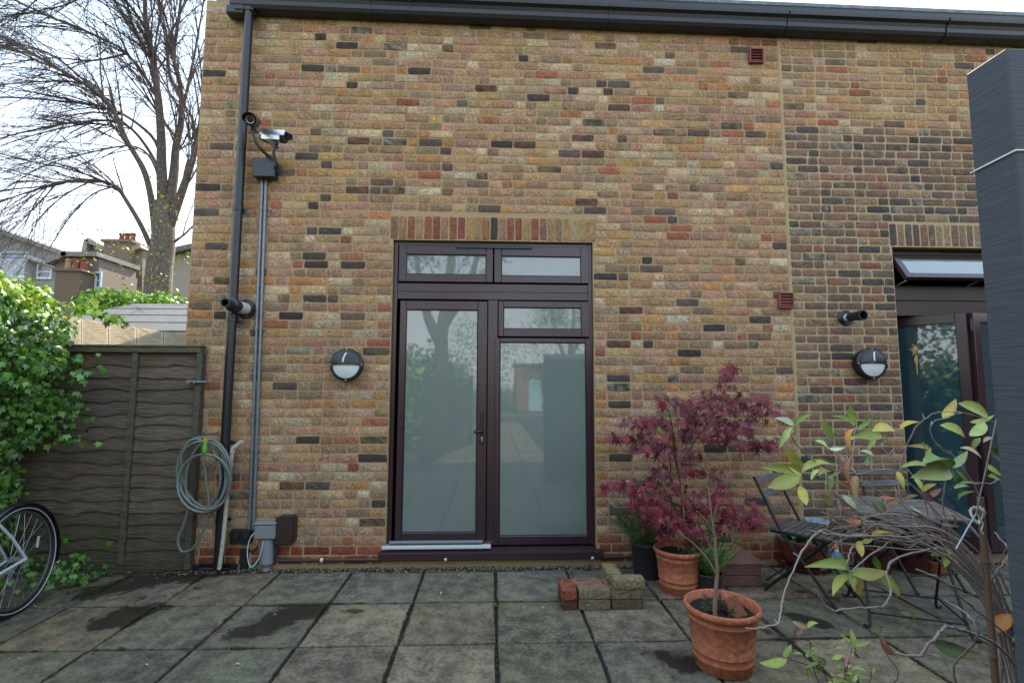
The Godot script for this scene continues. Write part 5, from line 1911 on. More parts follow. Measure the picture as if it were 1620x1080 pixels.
func left_clutter() -> void:
	# black gully cover at the foot of the downpipe
	var g := G(345, 898)
	var t := thing("drain_cover", "low black drain surround at the foot of the downpipe", "drain cover", Vector3(g.x, 0, g.z))
	var b := MB.new()
	b.ring(-0.17, 0.17, 0.0, 0.045, 0.05, 0.05, 0.02, 0.0, -0.11, 0.07, 0.006)
	b.span(-0.12, 0.12, 0.002, 0.03, -0.10, 0.06, 0.004)
	b.box(Vector3(0.18, 0.11, -0.05), Vector3(0.012, 0.2, 0.1), 0.003, Basis(Vector3.BACK, 0.06))
	part(t, "surround", b, M.black_plastic)
	for k in 5:
		b = MB.new()
		b.span(-0.1, 0.1, 0.031, 0.04, -0.08 + k * 0.03, -0.065 + k * 0.03, 0.002)
		part(t, "grate_bar", b, M.black_plastic)
	# white overflow pipe leaning against the downpipe
	t = thing("waste_pipe", "thin cream plastic pipe with bent top leaning by the downpipe", "pipe", Vector3(g.x, 0, g.z))
	var a := W(347, 886, 0.13) - t.position
	b = MB.new()
	var q := [a, W(353, 850, 0.13) - t.position, W(360, 770, 0.13) - t.position, W(367, 714, 0.13) - t.position]
	q[0].y = 0.046
	b.tube(curve(q, 3), 0.0165, 10)
	part(t, "pipe", b, M.cream_plastic)
	b = MB.new()
	b.tube([W(367, 716, 0.13) - t.position, W(369, 709, 0.13) - t.position, W(383, 698, 0.13) - t.position], [0.0195, 0.0195, 0.018], 10)
	part(t, "elbow", b, M.cream_plastic)
	# coiled hose hanging by the gate
	var c := W(321, 762, 0.14)
	t = thing("garden_hose", "coiled green-grey garden hose hanging between gate and downpipe", "hose", Vector3(c.x, 0, 0))
	b = MB.new()
	var pts := []
	var loops := [[318, 752, 33, 62, 0.05], [325, 748, 38, 56, -0.1], [322, 756, 44, 64, 0.12], [312, 742, 30, 48, 0.2], [330, 755, 32, 60, -0.2], [320, 750, 40, 52, 0.3], [322, 764, 42, 46, -0.15]]
	for k in loops.size():
		var l: Array = loops[k]
		for s in 22:
			var ang := TAU * s / 22 + PI / 2
			var u := float(s) / 22
			var nx: Array = loops[min(k + 1, loops.size() - 1)]
			var cx := lerpf(l[0], nx[0], u)
			var cy := lerpf(l[1], nx[1], u)
			var rx := lerpf(l[2], nx[2], u)
			var ry := lerpf(l[3], nx[3], u)
			var px := cx + cos(ang) * rx - sin(ang) * ry * float(l[4]) * 0.3
			pts.append(W(px, cy - sin(ang) * ry, 0.17 + 0.012 * k + 0.02 * sin(ang * 2.0 + k)) - t.position)
	b.tube(pts, 0.0105, 8)
	part(t, "coil", b, M.hose)
	b = MB.new()
	var tail := []
	for p in [[283, 738], [280, 765], [296, 800], [290, 830], [281, 852], [287, 872], [306, 866], [322, 836], [330, 800], [326, 760], [322, 730]]:
		tail.append(W(p[0], p[1], 0.20) - t.position)
	b.tube(curve(tail, 4), 0.0105, 8)
	part(t, "tail", b, M.hose)
	b = MB.new()
	var n0 := W(324, 701, 0.25) - t.position
	b.col = lin(86, 170, 66)
	b.lathe([Vector2(0, -0.07), Vector2(0.014, -0.07), Vector2(0.017, -0.04), Vector2(0.015, -0.01), Vector2(0.018, -0.005), Vector2(0.018, 0.012)], 12, n0)
	b.col = lin(214, 120, 40)
	b.lathe([Vector2(0.0185, 0.012), Vector2(0.0185, 0.03), Vector2(0.012, 0.034)], 12, n0)
	b.col = lin(60, 170, 70)
	b.lathe([Vector2(0.012, 0.034), Vector2(0.012, 0.055), Vector2(0, 0.055)], 12, n0)
	part(t, "connector", b, M.tinted_gloss)
	b = MB.new()
	b.tube([Vector3(0.02, n0.y + 0.06, 0.0), Vector3(0.02, n0.y + 0.06, 0.2), Vector3(0.02, n0.y + 0.09, 0.22)], 0.006, 6)
	part(t, "hook", b, M.galvanised)
	# dark sockets, black transformer, green card, white lead
	var p := W(372, 848, 0.03)
	for s in [[373, "black outdoor socket nearer the downpipe"], [389, "black outdoor socket below the conduits"]]:
		p = W(s[0], 848, 0.03)
		t = thing("outdoor_socket", s[1], "socket", Vector3(p.x, p.y, 0), 0.0, "black outdoor sockets")
		b = MB.new()
		b.span(-0.042, 0.042, -0.06, 0.055, 0.0, 0.05, 0.008)
		part(t, "case", b, M.black_matt)
		b = MB.new()
		b.lathe([Vector2(0, 0.016), Vector2(0.03, 0.012), Vector2(0.034, 0.0)], 18, Vector3(0, 0.0, 0.05), disc_basis())
		part(t, "cover", b, M.black_plastic)
	g = G(387, 899)
	t = thing("transformer", "upright black plug transformer standing on the gravel", "transformer", Vector3(g.x, 0, g.z))
	b = MB.new()
	b.span(-0.033, 0.033, 0.0, 0.165, -0.03, 0.03, 0.006)
	part(t, "case", b, M.black_matt)
	b = MB.new()
	b.tube(curve([Vector3(0, 0.16, 0), Vector3(-0.02, 0.22, 0.0), Vector3(-0.03, 0.3, -0.02)], 4), 0.006, 6)
	b.tube(curve([Vector3(0.02, 0.16, 0), Vector3(0.07, 0.14, 0.03), Vector3(0.1, 0.2, 0.0), Vector3(0.06, 0.3, -0.03)], 4), 0.006, 6)
	part(t, "lead", b, M.black_matt)
	g = G(402, 899)
	b = MB.new()
	b.col = lin(34, 120, 74)
	b.box(Vector3(0, 0.06, 0), Vector3(0.075, 0.12, 0.006), 0.001, Basis(Vector3.BACK, -0.12) * Basis(Vector3.RIGHT, -0.2))
	solo("circuit_card", b, M.tinted_gloss, "small green card leaning beside the black transformer", "card", "", Vector3(g.x, 0.004, g.z))
	b = MB.new()
	var lead := []
	for s in [[408, 838], [396, 850], [391, 872], [393, 890], [398, 897], [408, 885], [414, 868], [416, 856]]:
		lead.append(W(s[0], s[1], 0.10))
	b.tube(curve(lead, 4), 0.0045, 6)
	solo("white_cable", b, M.white_plastic, "white cable looping below the grey junction box", "cable")
	# grey box on its standpipe
	g = G(421, 902)
	t = thing("standpipe_box", "grey plastic box on a short grey standpipe", "service box", Vector3(g.x, 0, g.z))
	b = MB.new()
	b.lathe([Vector2(0, 0), Vector2(0.035, 0), Vector2(0.035, 0.03), Vector2(0.056, 0.06), Vector2(0.058, 0.20), Vector2(0.054, 0.26), Vector2(0, 0.26)], 20)
	part(t, "standpipe", b, M.grey_plastic)
	b = MB.new()
	b.span(-0.082, 0.082, 0.262, 0.375, -0.05, 0.075, 0.01)
	part(t, "box", b, M.grey_plastic)
	b = MB.new()
	b.span(-0.087, 0.087, 0.3755, 0.392, -0.054, 0.08, 0.005)
	for k in 4:
		b.blob(Vector3(-0.06 + 0.04 * k, 0.393, 0.02), Vector3(0.008, 0.004, 0.008), 4, 6)
	part(t, "lid", b, M.grey_plastic)
	# brown meter cover
	p = W(452, 838, 0.04)
	t = thing("meter_cover", "small brown plastic cover on wall beside the grey box", "cover", Vector3(p.x, p.y, 0))
	b = MB.new()
	var poly := PackedVector2Array()
	for k in 20:
		var ang := TAU * k / 20
		poly.append(Vector2(signf(cos(ang)) * pow(absf(cos(ang)), 0.35) * 0.078, signf(sin(ang)) * pow(absf(sin(ang)), 0.35) * 0.115))
	b.prism(poly, Vector3.ZERO, Basis.IDENTITY, 0.07)
	part(t, "case", b, M.brown_plastic)
	b = MB.new()
	var small := PackedVector2Array()
	for v in poly:
		small.append(v * 0.9)
	b.prism(small, Vector3(0, 0, 0.0705), Basis.IDENTITY, 0.012)
	b.span(0.02, 0.05, -0.06, -0.052, 0.082, 0.087, 0.001)
	part(t, "door", b, M.brown_plastic)
	# pipe along the foot of the wall
	var y := W(700, 884, 0.04).y
	t = thing("skirting_pipe", "thin grey-brown pipe running along the foot of the wall", "pipe", Vector3(W(436, 884, 0.04).x, y, 0.04))
	var o := t.position
	b = MB.new()
	var x1 := W(1010, 880, 0.04).x - o.x
	b.tube([Vector3(0, 0.12, 0), Vector3(0.0, 0.02, 0), Vector3(0.02, 0, 0), Vector3(x1, 0, 0)], 0.0135, 10)
	part(t, "pipe", b, M.brown_plastic)
	for px in [509, 705, 937]:
		b = MB.new()
		b.lathe([Vector2(0.013, -0.012), Vector2(0.019, -0.01), Vector2(0.019, 0.01), Vector2(0.013, 0.012)], 12, Vector3(W(px, 884, 0.04).x - o.x, 0, 0), Basis(Vector3.BACK, PI / 2))
		part(t, "clip", b, M.white_plastic)


# ---------------------------------------------------------------- loose bricks
func brick_pile() -> void:
	var z0 := G(940, 965).z
	var x0 := G(889, 965).x
	var L := 0.215
	var D := 0.1025
	var H := 0.065
	# x, layer, z of front face, long along z?, colour, holes, label
	var mossy := lin(146, 132, 104)
	var red := lin(170, 92, 66)
	var pink := lin(178, 128, 108)
	var buff := lin(164, 146, 110)
	var rows := [
		[0.0, 0, 0.0, true, lin(112, 80, 60), false, "dark brick lying under the orange-topped brick of the pile"],
		[-0.004, 1, 0.012, true, red, false, "orange-topped brick lying end-on at the pile's open end"],
		[0.112, 0, 0.005, false, mossy, false, "mossy brick at the bottom in the middle of the pile"],
		[0.115, 1, 0.0, false, lin(156, 138, 110), false, "mossy brick in the second layer beside the orange-topped one"],
		[0.336, 0, 0.0, false, lin(118, 104, 84), false, "damp dark brick at the bottom of the pile's tall end"],
		[0.332, 1, 0.004, false, lin(150, 130, 104), false, "greenish brick in the second layer of the pile's tall end"],
		[0.347, 2, 0.012, false, lin(166, 144, 108), false, "buff mossy brick on top of the pile's front row"],
		[0.10, 0, -0.108, false, lin(150, 110, 92), false, "brick under the perforated one in the back row"],
		[0.09, 1, -0.106, false, pink, true, "pink brick with three holes lying in the back row"],
		[0.318, 0, -0.108, false, lin(146, 104, 86), false, "hidden bottom brick of the back row's tall end"],
		[0.310, 1, -0.106, false, pink, true, "pink perforated brick wedged under the topmost bricks"],
		[0.33, 2, -0.10, true, buff, false, "pale buff brick lying end-on at the back of the top"]]
	for k in rows.size():
		var r: Array = rows[k]
		var size := Vector3(D, H, L) if r[3] else Vector3(L, H, D)
		var at := Vector3(x0 + r[0] + size.x * 0.5, r[1] * (H + 0.002), z0 + r[2] - size.z * 0.5)
		var t := thing("loose_brick", r[6], "brick", at, rr(-0.02, 0.02), "loose bricks piled on the patio")
		var b := MB.new()
		# subdivided faces so that moss and soot can lie unevenly
		var c: Color = r[4]
		var n := 5
		for face in 6:
			var nn: Vector3 = [Vector3.RIGHT, Vector3.LEFT, Vector3.UP, Vector3.DOWN, Vector3.BACK, Vector3.FORWARD][face]
			var u := Vector3.UP if absf(nn.y) < 0.5 else Vector3.BACK
			var v := nn.cross(u)
			var ids := []
			for j in n + 1:
				for i in n + 1:
					var e := Vector2(float(i) / n - 0.5, float(j) / n - 0.5) * 2.0
					var q := nn + u * e.y + v * e.x
					var soft := q * Vector3(size.x, size.y, size.z) * 0.5
					var corner := (1.0 if absf(q.x) > 0.99 else 0.0) + (1.0 if absf(q.y) > 0.99 else 0.0) + (1.0 if absf(q.z) > 0.99 else 0.0)
					soft -= Vector3(signf(q.x), signf(q.y), signf(q.z)) * 0.0018 * maxf(0.0, corner - 1.0)
					b.col = vary(c.lerp(lin(112, 110, 70), 0.4 if rng.randf() < 0.2 else 0.0).lerp(lin(70, 58, 48), 0.5 if rng.randf() < 0.12 else 0.0), 0.14)
					ids.append(b.add(soft + Vector3(0, H * 0.5, 0), (nn + (q - nn) * (0.25 if corner > 1.5 else 0.0)).normalized()))
			for j in n:
				for i in n:
					var q := j * (n + 1) + i
					b.tri(ids[q], ids[q + 1], ids[q + n + 1])
					b.tri(ids[q + 1], ids[q + n + 2], ids[q + n + 1])
		part(t, "body", b, M.brick)
		if r[5]:
			for s in [-1, 0, 1]:
				b = MB.new()
				b.lathe([Vector2(0.019, H + 0.0012), Vector2(0.0165, H + 0.0012), Vector2(0.0165, H * 0.9), Vector2(0, H + 0.0005)], 14, Vector3(s * 0.055, 0, 0))
				part(t, "hole", b, M.soil)


# ---------------------------------------------------------------- brown boarded step
func deck_step() -> void:
	var fr := G(1206, 928)
	var z1 := fr.z
	var x1 := fr.x
	var x0 := x1 - 0.52
	var h := 0.185
	var t := thing("deck_step", "brown boarded step box against the wall behind the maple", "step", Vector3(x0, 0, 0))
	var n := 4
	var d := (z1 + 0.01 - 0.03) / n
	for k in n:
		var b := MB.new()
		b.col = vary(lin(190, 136, 118), 0.05)
		b.span(0, x1 - x0 + 0.012, h - 0.022, h, 0.03 + k * d + 0.002, 0.03 + (k + 1) * d - 0.002, 0.003)
		part(t, "top_board", b, M.composite)
	for k in 2:
		var b := MB.new()
		b.col = vary(lin(146, 108, 88), 0.05)
		b.span(0.0, x1 - x0, 0.004 + k * 0.08, 0.08 + k * 0.08, z1 - 0.022, z1 - 0.002, 0.003)
		part(t, "front_board", b, M.composite)
		b = MB.new()
		b.col = vary(lin(136, 100, 84), 0.05)
		b.span(x1 - x0 - 0.024, x1 - x0 - 0.002, 0.004 + k * 0.08, 0.08 + k * 0.08, 0.04, z1 - 0.024, 0.003)
		part(t, "side_board", b, M.composite)
		b = MB.new()
		b.col = vary(lin(136, 100, 84), 0.05)
		b.span(0.002, 0.022, 0.004 + k * 0.08, 0.08 + k * 0.08, 0.04, z1 - 0.024, 0.003)
		part(t, "side_board", b, M.composite)


# ---------------------------------------------------------------- pots
func pot(t: Node3D, r: float, h: float, foot: float, c: Color, m: Material, bands := true) -> void:
	var b := MB.new()
	b.col = c
	var rim := h * 0.13
	var pr := [Vector2(0, 0.0), Vector2(foot * 0.96, 0.0), Vector2(foot, 0.006)]
	var wall := func(y: float) -> float: return lerpf(foot, r * 0.9, y / (h - rim))
	if bands:
		for y in [0.18, 0.30, 0.78]:
			var yy: float = y * h
			if yy < h - rim:
				pr.append_array([Vector2(wall.call(yy - 0.004), yy - 0.004), Vector2(wall.call(yy) + 0.004, yy), Vector2(wall.call(yy + 0.004) + 0.0035, yy + 0.004), Vector2(wall.call(yy + 0.008), yy + 0.008)])
	pr.append_array([Vector2(r * 0.9, h - rim), Vector2(r * 0.93, h - rim + 0.002), Vector2(r * 0.99, h - rim * 0.7), Vector2(r, h - rim * 0.4), Vector2(r * 0.985, h - rim * 0.1), Vector2(r * 0.95, h), Vector2(r * 0.91, h - 0.004), Vector2(r * 0.87, h - rim), Vector2(r * 0.8, h * 0.6)])
	b.lathe(pr, 40, Vector3.ZERO, Basis.IDENTITY, true)
	part(t, "pot", b, m)
	b = MB.new()
	var rs := r * 0.86
	var id := []
	for j in 5:
		var row := []
		for k in 18:
			var a := TAU * k / 18
			row.append(b.add(Vector3(cos(a) * rs * j / 4.0, h - rim * 1.15 + rr(-0.008, 0.01), sin(a) * rs * j / 4.0), (Vector3.UP + rv(0.25)).normalized()))
		id.append(row)
	for j in 4:
		for k in 18:
			b.tri(id[j][k], id[j][(k + 1) % 18], id[j + 1][k])
			b.tri(id[j][(k + 1) % 18], id[j + 1][(k + 1) % 18], id[j + 1][k])
	part(t, "soil", b, M.soil)


func sprigs(t: Node3D, called: String, from: Vector3, n: int, length: float, spread: float, c: Color, lean := Vector3.ZERO) -> void:   # rosemary: needled shoots
	var stems := MB.new()
	var b := MB.new()
	for k in 26:   # one needle
		pass
	b.quad(Vector3(-0.06, 0, 0), Vector3(0.06, 0, 0), Vector3(0.04, 1, 0.1), Vector3(-0.04, 1, 0.1), Vector3.BACK)
	var mesh := b.commit()
	var where := []
	var tints := []
	for k in n:
		var a := rr(0, TAU)
		var d := (Vector3(cos(a) * spread * rng.randf(), 1.0, sin(a) * spread * rng.randf()) + lean).normalized()
		var pts := [from + Vector3(cos(a), 0, sin(a)) * rr(0, 0.05)]
		var l := length * rr(0.45, 1.0)
		for s in 8:
			d = (d + Vector3(cos(a) * 0.04, 0.06, sin(a) * 0.04) + rv(0.1)).normalized()
			pts.append(pts[-1] + d * l / 8.0)
		stems.col = lin(96, 88, 64)
		stems.tube(pts, taper(9, 0.003, 0.001), 4, false)
		for q in int(l * 340):
			var s := rr(0.8, 7.99)
			var p: Vector3 = pts[int(s)].lerp(pts[int(s) + 1], s - int(s))
			var ax: Vector3 = (pts[int(s) + 1] - pts[int(s)]).normalized()
			var o := (rv() - ax * 0.0).normalized()
			where.append(Transform3D(frame_of(o + ax * 0.9, ax + rv(0.3)) * Basis.from_scale(Vector3(0.028, rr(0.02, 0.032), 0.028)), p))
			tints.append(vary(c, 0.25))
	part(t, "stem", stems, M.twig)
	many(t, called, mesh, M.leaf, where, tints)


func pots_and_plants() -> void:
	var clay := lin(214, 130, 92)
	# ---- red maple
	var g := G(1084, 944)
	g.z -= 0.12
	var t := thing("red_maple", "dark red maple with feathery leaves in a terracotta pot", "maple", Vector3(g.x, 0, g.z))
	var o := t.position
	pot(t, 0.175, 0.305, 0.13, clay, M.terracotta)
	var zz := g.z
	var w := MB.new()
	w.col = lin(74, 60, 52)
	var Q := func(px, py, dz = 0.0): return W(px, py, zz + dz) - o
	var paths := [
		[[1082, 862], [1080, 820], [1078, 770], [1078, 735], [1092, 710], [1104, 690], [1130, 655], [1148, 610], [1155, 585]],
		[[1079, 780], [1072, 740], [1060, 705], [1045, 685], [1010, 668]],
		[[1066, 850], [1062, 790], [1060, 725], [1050, 700], [1030, 690]],
		[[1104, 692], [1140, 690], [1190, 700], [1215, 700]],
		[[1125, 662], [1170, 650], [1205, 640], [1240, 662]],
		[[1076, 800], [1040, 785], [1000, 768], [965, 762]],
		[[1080, 815], [1120, 800], [1160, 800], [1195, 815]],
		[[1072, 742], [1066, 690], [1058, 650], [1045, 636]],
		[[1080, 822], [1060, 815], [1030, 815], [1010, 822]],
		[[1130, 655], [1150, 640], [1180, 640]],
		[[1078, 735], [1100, 735], [1115, 742]]]
	for k in paths.size():
		var pts := []
		for q in paths[k].size():
			pts.append(Q.call(paths[k][q][0], paths[k][q][1], (0.0 if k == 0 else rr(-0.22, 0.26) * float(q) / paths[k].size())))
		pts = curve(pts, 3)
		w.tube(pts, taper(pts.size(), 0.010 if k == 0 else 0.006, 0.002), 6)
	part(t, "trunk", w, M.twig)
	var star := leaf_star([-128, -84, -42, 0, 42, 84, 128], [0.42, 0.62, 0.8, 0.9, 0.8, 0.62, 0.42], 0.30, 0.16)
	var reds := [lin(108, 40, 46), lin(92, 34, 42), lin(122, 46, 50), lin(84, 34, 42), lin(114, 50, 58)]
	var brights := [lin(132, 40, 48), lin(114, 36, 46)]
	var where := []
	var tints := []
	var count := 0
	for cl in [[1156, 592, 16, 16, 15], [1150, 632, 34, 18, 26], [1196, 645, 30, 20, 24], [1112, 652, 36, 18, 24], [1052, 634, 26, 8, 11], [1018, 664, 30, 11, 14], [1072, 676, 48, 14, 26], [1142, 686, 46, 12, 22], [1195, 698, 38, 8, 14], [1240, 660, 13, 8, 6], [992, 689, 22, 6, 8], [1030, 704, 36, 11, 20], [1086, 745, 16, 6, 8], [990, 764, 34, 8, 12], [1022, 786, 36, 16, 24], [1062, 812, 44, 20, 30], [1105, 790, 26, 14, 12], [1152, 798, 38, 18, 24], [1192, 816, 12, 12, 8], [1082, 838, 40, 16, 24], [1042, 822, 30, 14, 18], [1162, 826, 30, 12, 14], [1110, 850, 26, 9, 10], [1215, 702, 20, 7, 7], [1128, 770, 16, 10, 6], [1096, 715, 22, 12, 7], [1062, 765, 22, 12, 7], [1040, 745, 22, 10, 5], [1130, 745, 18, 10, 5], [1170, 670, 34, 14, 12], [1090, 640, 30, 10, 8]]:
		for k in int(cl[4] * 1.95):
			var off := rng.randfn(0, 0.5)
			var p: Vector3 = Q.call(cl[0] + clampf(rng.randfn(0, 0.55), -1.1, 1.1) * cl[2], cl[1] + clampf(rng.randfn(0, 0.55), -1.1, 1.1) * cl[3], clampf(off * 0.24, -0.42, 0.35))
			var hang := Vector3(rr(-0.7, 0.7), -0.55, rr(-0.2, 0.8))
			var tr := Transform3D(frame_of(hang, Vector3(rr(-0.4, 0.4), 0.7, 0.9) + rv(0.4)) * Basis.from_scale(Vector3.ONE * rr(0.05, 0.092)), p)
			var tint := vary((brights if cl[1] > 750 and rng.randf() < 0.5 else reds)[rng.randi() % 2 if cl[1] > 750 else rng.randi() % 5], 0.15)
			if count < 295:
				put(t, "leaf", leaf_tinted(star, tint), M.leaf_red).transform = tr
				count += 1
			else:
				where.append(tr)
				tints.append(tint)
	many(t, "foliage", star, M.leaf_red, where, tints)
	var b := MB.new()
	b.col = lin(176, 150, 116)
	b.tube([Q.call(1086, 868, 0.03), Q.call(1069, 640, 0.03)], [0.007, 0.006], 7)
	solo("plant_cane", b, M.twig, "pale bamboo cane standing in the maple pot", "cane", "", o)
	# ---- black pot of rosemary by the door
	g = G(1031, 918)
	g.z -= 0.1
	t = thing("rosemary_pot", "dark rosemary bush in a black plastic pot by the door", "potted plant", Vector3(g.x, 0, g.z))
	pot(t, 0.135, 0.27, 0.105, lin(52, 46, 48), M.tinted, false)
	sprigs(t, "needles", Vector3(0, 0.24, 0), 70, 0.44, 1.9, lin(84, 104, 60), Vector3(-0.5, 0.0, 0.25))
	# ---- rosemary behind the big pot
	g = G(1122, 938)
	t = thing("rosemary_pot", "bright green rosemary bush behind the large empty-looking pot", "potted plant", Vector3(g.x, 0, g.z))
	pot(t, 0.10, 0.15, 0.08, lin(60, 54, 50), M.tinted, false)
	sprigs(t, "needles", Vector3(0, 0.13, 0), 75, 0.40, 1.1, lin(92, 124, 60))
	# ---- large terracotta pot with a bare stem
	g = G(1164, 1076)
	g.z -= 0.13
	t = thing("bare_stem_pot", "large terracotta pot holding one bare pruned stem", "potted plant", Vector3(g.x, 0, g.z))
	o = t.position
	zz = g.z
	pot(t, 0.198, 0.325, 0.142, clay, M.terracotta)
	w = MB.new()
	w.col = lin(168, 146, 118)
	var stemz := 0.04
	var st := [[1131, 975], [1132, 940], [1135, 905], [1133, 880], [1131, 850], [1126, 815], [1121, 770]]
	var pts := []
	for p in st:
		pts.append(W(p[0], p[1], zz + stemz) - o)
	w.tube(curve(pts, 3), taper(19, 0.0125, 0.004), 8)
	for br in [[[1135, 912], [1122, 888], [1100, 862], [1075, 843]], [[1131, 850], [1122, 830], [1112, 818], [1103, 808]], [[1128, 830], [1133, 805], [1137, 790]], [[1125, 808], [1112, 795], [1100, 788]], [[1122, 785], [1130, 775], [1133, 762]], [[1133, 878], [1122, 862], [1116, 842]]]:
		pts = []
		for q in br.size():
			pts.append(W(br[q][0], br[q][1], zz + stemz + 0.02 * q) - o)
		w.tube(curve(pts, 3), taper((br.size() - 1) * 3 + 1, 0.0075 if br[0][1] > 900 else 0.005, 0.0025), 6)
	part(t, "stem", w, M.twig)
	sprigs(t, "weeds", Vector3(0.02, 0.27, 0.02), 7, 0.12, 2.5, lin(84, 96, 56))
	var bp := W(1163, 968, zz + 0.03)
	b = MB.new()
	b.col = lin(150, 92, 70)
	b.box(Vector3.ZERO, Vector3(0.075, 0.11, 0.05), 0.006, Basis(Vector3.BACK, 0.3) * Basis(Vector3.RIGHT, -0.75))
	solo("brick_fragment", b, M.brick, "broken brick piece lying in the large terracotta pot", "brick", "", Vector3(bp.x, o.y + 0.305, bp.z))
	# ---- bowl pot on its saucer, blue container, small pot, dark pots by the wall
	g = G(1293, 909)
	g.z -= 0.17
	t = thing("bowl_pot", "wide terracotta bowl of leafy plants on a red saucer", "potted plant", Vector3(g.x, 0, g.z))
	b = MB.new()
	b.col = lin(128, 58, 46)
	b.lathe([Vector2(0, 0.0), Vector2(0.17, 0.0), Vector2(0.2, 0.035), Vector2(0.19, 0.035), Vector2(0.165, 0.01), Vector2(0, 0.01)], 32)
	part(t, "saucer", b, M.terracotta)
	var holder := MB.new()
	holder.col = lin(140, 80, 64)
	holder.lathe([Vector2(0, 0.012), Vector2(0.12, 0.012), Vector2(0.165, 0.10), Vector2(0.19, 0.21), Vector2(0.2, 0.235), Vector2(0.185, 0.24), Vector2(0.17, 0.2), Vector2(0, 0.2)], 32, Vector3.ZERO, Basis.IDENTITY, true)
	part(t, "pot", holder, M.terracotta)
	leafy(t, "foliage", [[Vector3(0.06, 0.28, 0.06), Vector3(0.15, 0.10, 0.12)], [Vector3(-0.05, 0.26, 0.0), Vector3(0.12, 0.07, 0.1)]], 520, 0.045, [lin(70, 112, 44), lin(90, 130, 52), lin(60, 96, 44)], M.leaf)
	g = G(1322, 912)
	g.z -= 0.36
	t = thing("blue_container", "pale blue-grey container standing behind the bowl of plants", "container", Vector3(g.x, 0, maxf(g.z, 0.12)))
	b = MB.new()
	b.col = lin(156, 176, 186)
	b.lathe([Vector2(0, 0), Vector2(0.075, 0), Vector2(0.085, 0.36), Vector2(0.09, 0.365), Vector2(0.09, 0.385), Vector2(0.08, 0.385), Vector2(0.07, 0.2), Vector2(0, 0.2)], 24)
	part(t, "body", b, M.tinted_gloss)
	# garden figure
	g = G(1338, 914)
	g.z -= 0.10
	t = thing("garden_figurine", "tiny painted garden figurine beside the bowl of plants", "figurine", Vector3(g.x, 0, g.z))
	b = MB.new()
	b.col = lin(120, 112, 104)
	b.lathe([Vector2(0, 0), Vector2(0.045, 0), Vector2(0.04, 0.08), Vector2(0.03, 0.085), Vector2(0, 0.085)], 14)
	b.col = lin(96, 140, 176)
	b.lathe([Vector2(0.034, 0.086), Vector2(0.04, 0.11), Vector2(0.03, 0.16), Vector2(0.014, 0.175)], 14, Vector3.ZERO, Basis.IDENTITY, true)
	b.tube([Vector3(0.03, 0.15, 0), Vector3(0.042, 0.125, 0.02), Vector3(0.02, 0.11, 0.035)], 0.01, 6)
	b.tube([Vector3(-0.03, 0.15, 0), Vector3(-0.042, 0.125, 0.02), Vector3(-0.02, 0.11, 0.035)], 0.01, 6)
	part(t, "body", b, M.tinted)
	b = MB.new()
	b.col = lin(206, 150, 116)
	b.blob(Vector3(0, 0.195, 0.003), Vector3(0.022, 0.026, 0.022), 8, 12)
	b.blob(Vector3(0, 0.195, 0.026), Vector3(0.005, 0.005, 0.005), 4, 6)
	b.col = lin(220, 214, 200)
	b.blob(Vector3(0, 0.178, 0.014), Vector3(0.018, 0.02, 0.014), 6, 10)
	part(t, "head", b, M.tinted)
	b = MB.new()
	b.col = lin(196, 120, 84)
	b.lathe([Vector2(0.025, 0.203), Vector2(0.018, 0.225), Vector2(0.006, 0.256), Vector2(0, 0.262)], 14, Vector3.ZERO, Basis.IDENTITY, true)
	part(t, "hat", b, M.tinted)
	g = G(1499, 915)
	g.z -= 0.07
	t = thing("small_pot", "small terracotta pot with a broad-leaved seedling near the doorway", "potted plant", Vector3(g.x, 0, g.z))
	pot(t, 0.078, 0.115, 0.055, clay, M.terracotta, false)
	var lf := leaf_lance(0.2, 0.12, 0.2)
	for k in 7:
		var a := k * 0.9
		var q := put(t, "leaf", leaf_tinted(lf, vary(lin(124, 146, 62), 0.15)), M.leaf)
		q.transform = Transform3D(frame_of(Vector3(cos(a), 0.9, sin(a)), Vector3(-cos(a) * 0.5, 1, -sin(a) * 0.5)) * Basis.from_scale(Vector3.ONE * 0.13), Vector3(0, 0.10, 0))
	for e in [[1368, 893, 0.12, 0.2, lin(128, 74, 58), "brown pot under the far side of the bistro table"], [1425, 893, 0.14, 0.22, lin(112, 66, 54), "dark red pot against the brick pier by the doorway"]]:
		g = G(e[0], e[1])
		g.z = maxf(g.z - 0.12, 0.2)
		t = thing("wall_pot", e[5], "pot", Vector3(g.x, 0, g.z), 0.0, "pots standing along the wall")
		pot(t, e[2], e[3], e[2] * 0.75, e[4], M.terracotta, false)
		leafy(t, "foliage", [[Vector3(0, e[3] + 0.03, 0), Vector3(0.1, 0.06, 0.1)]], 130, 0.04, [lin(96, 82, 52), lin(70, 92, 46)], M.leaf)


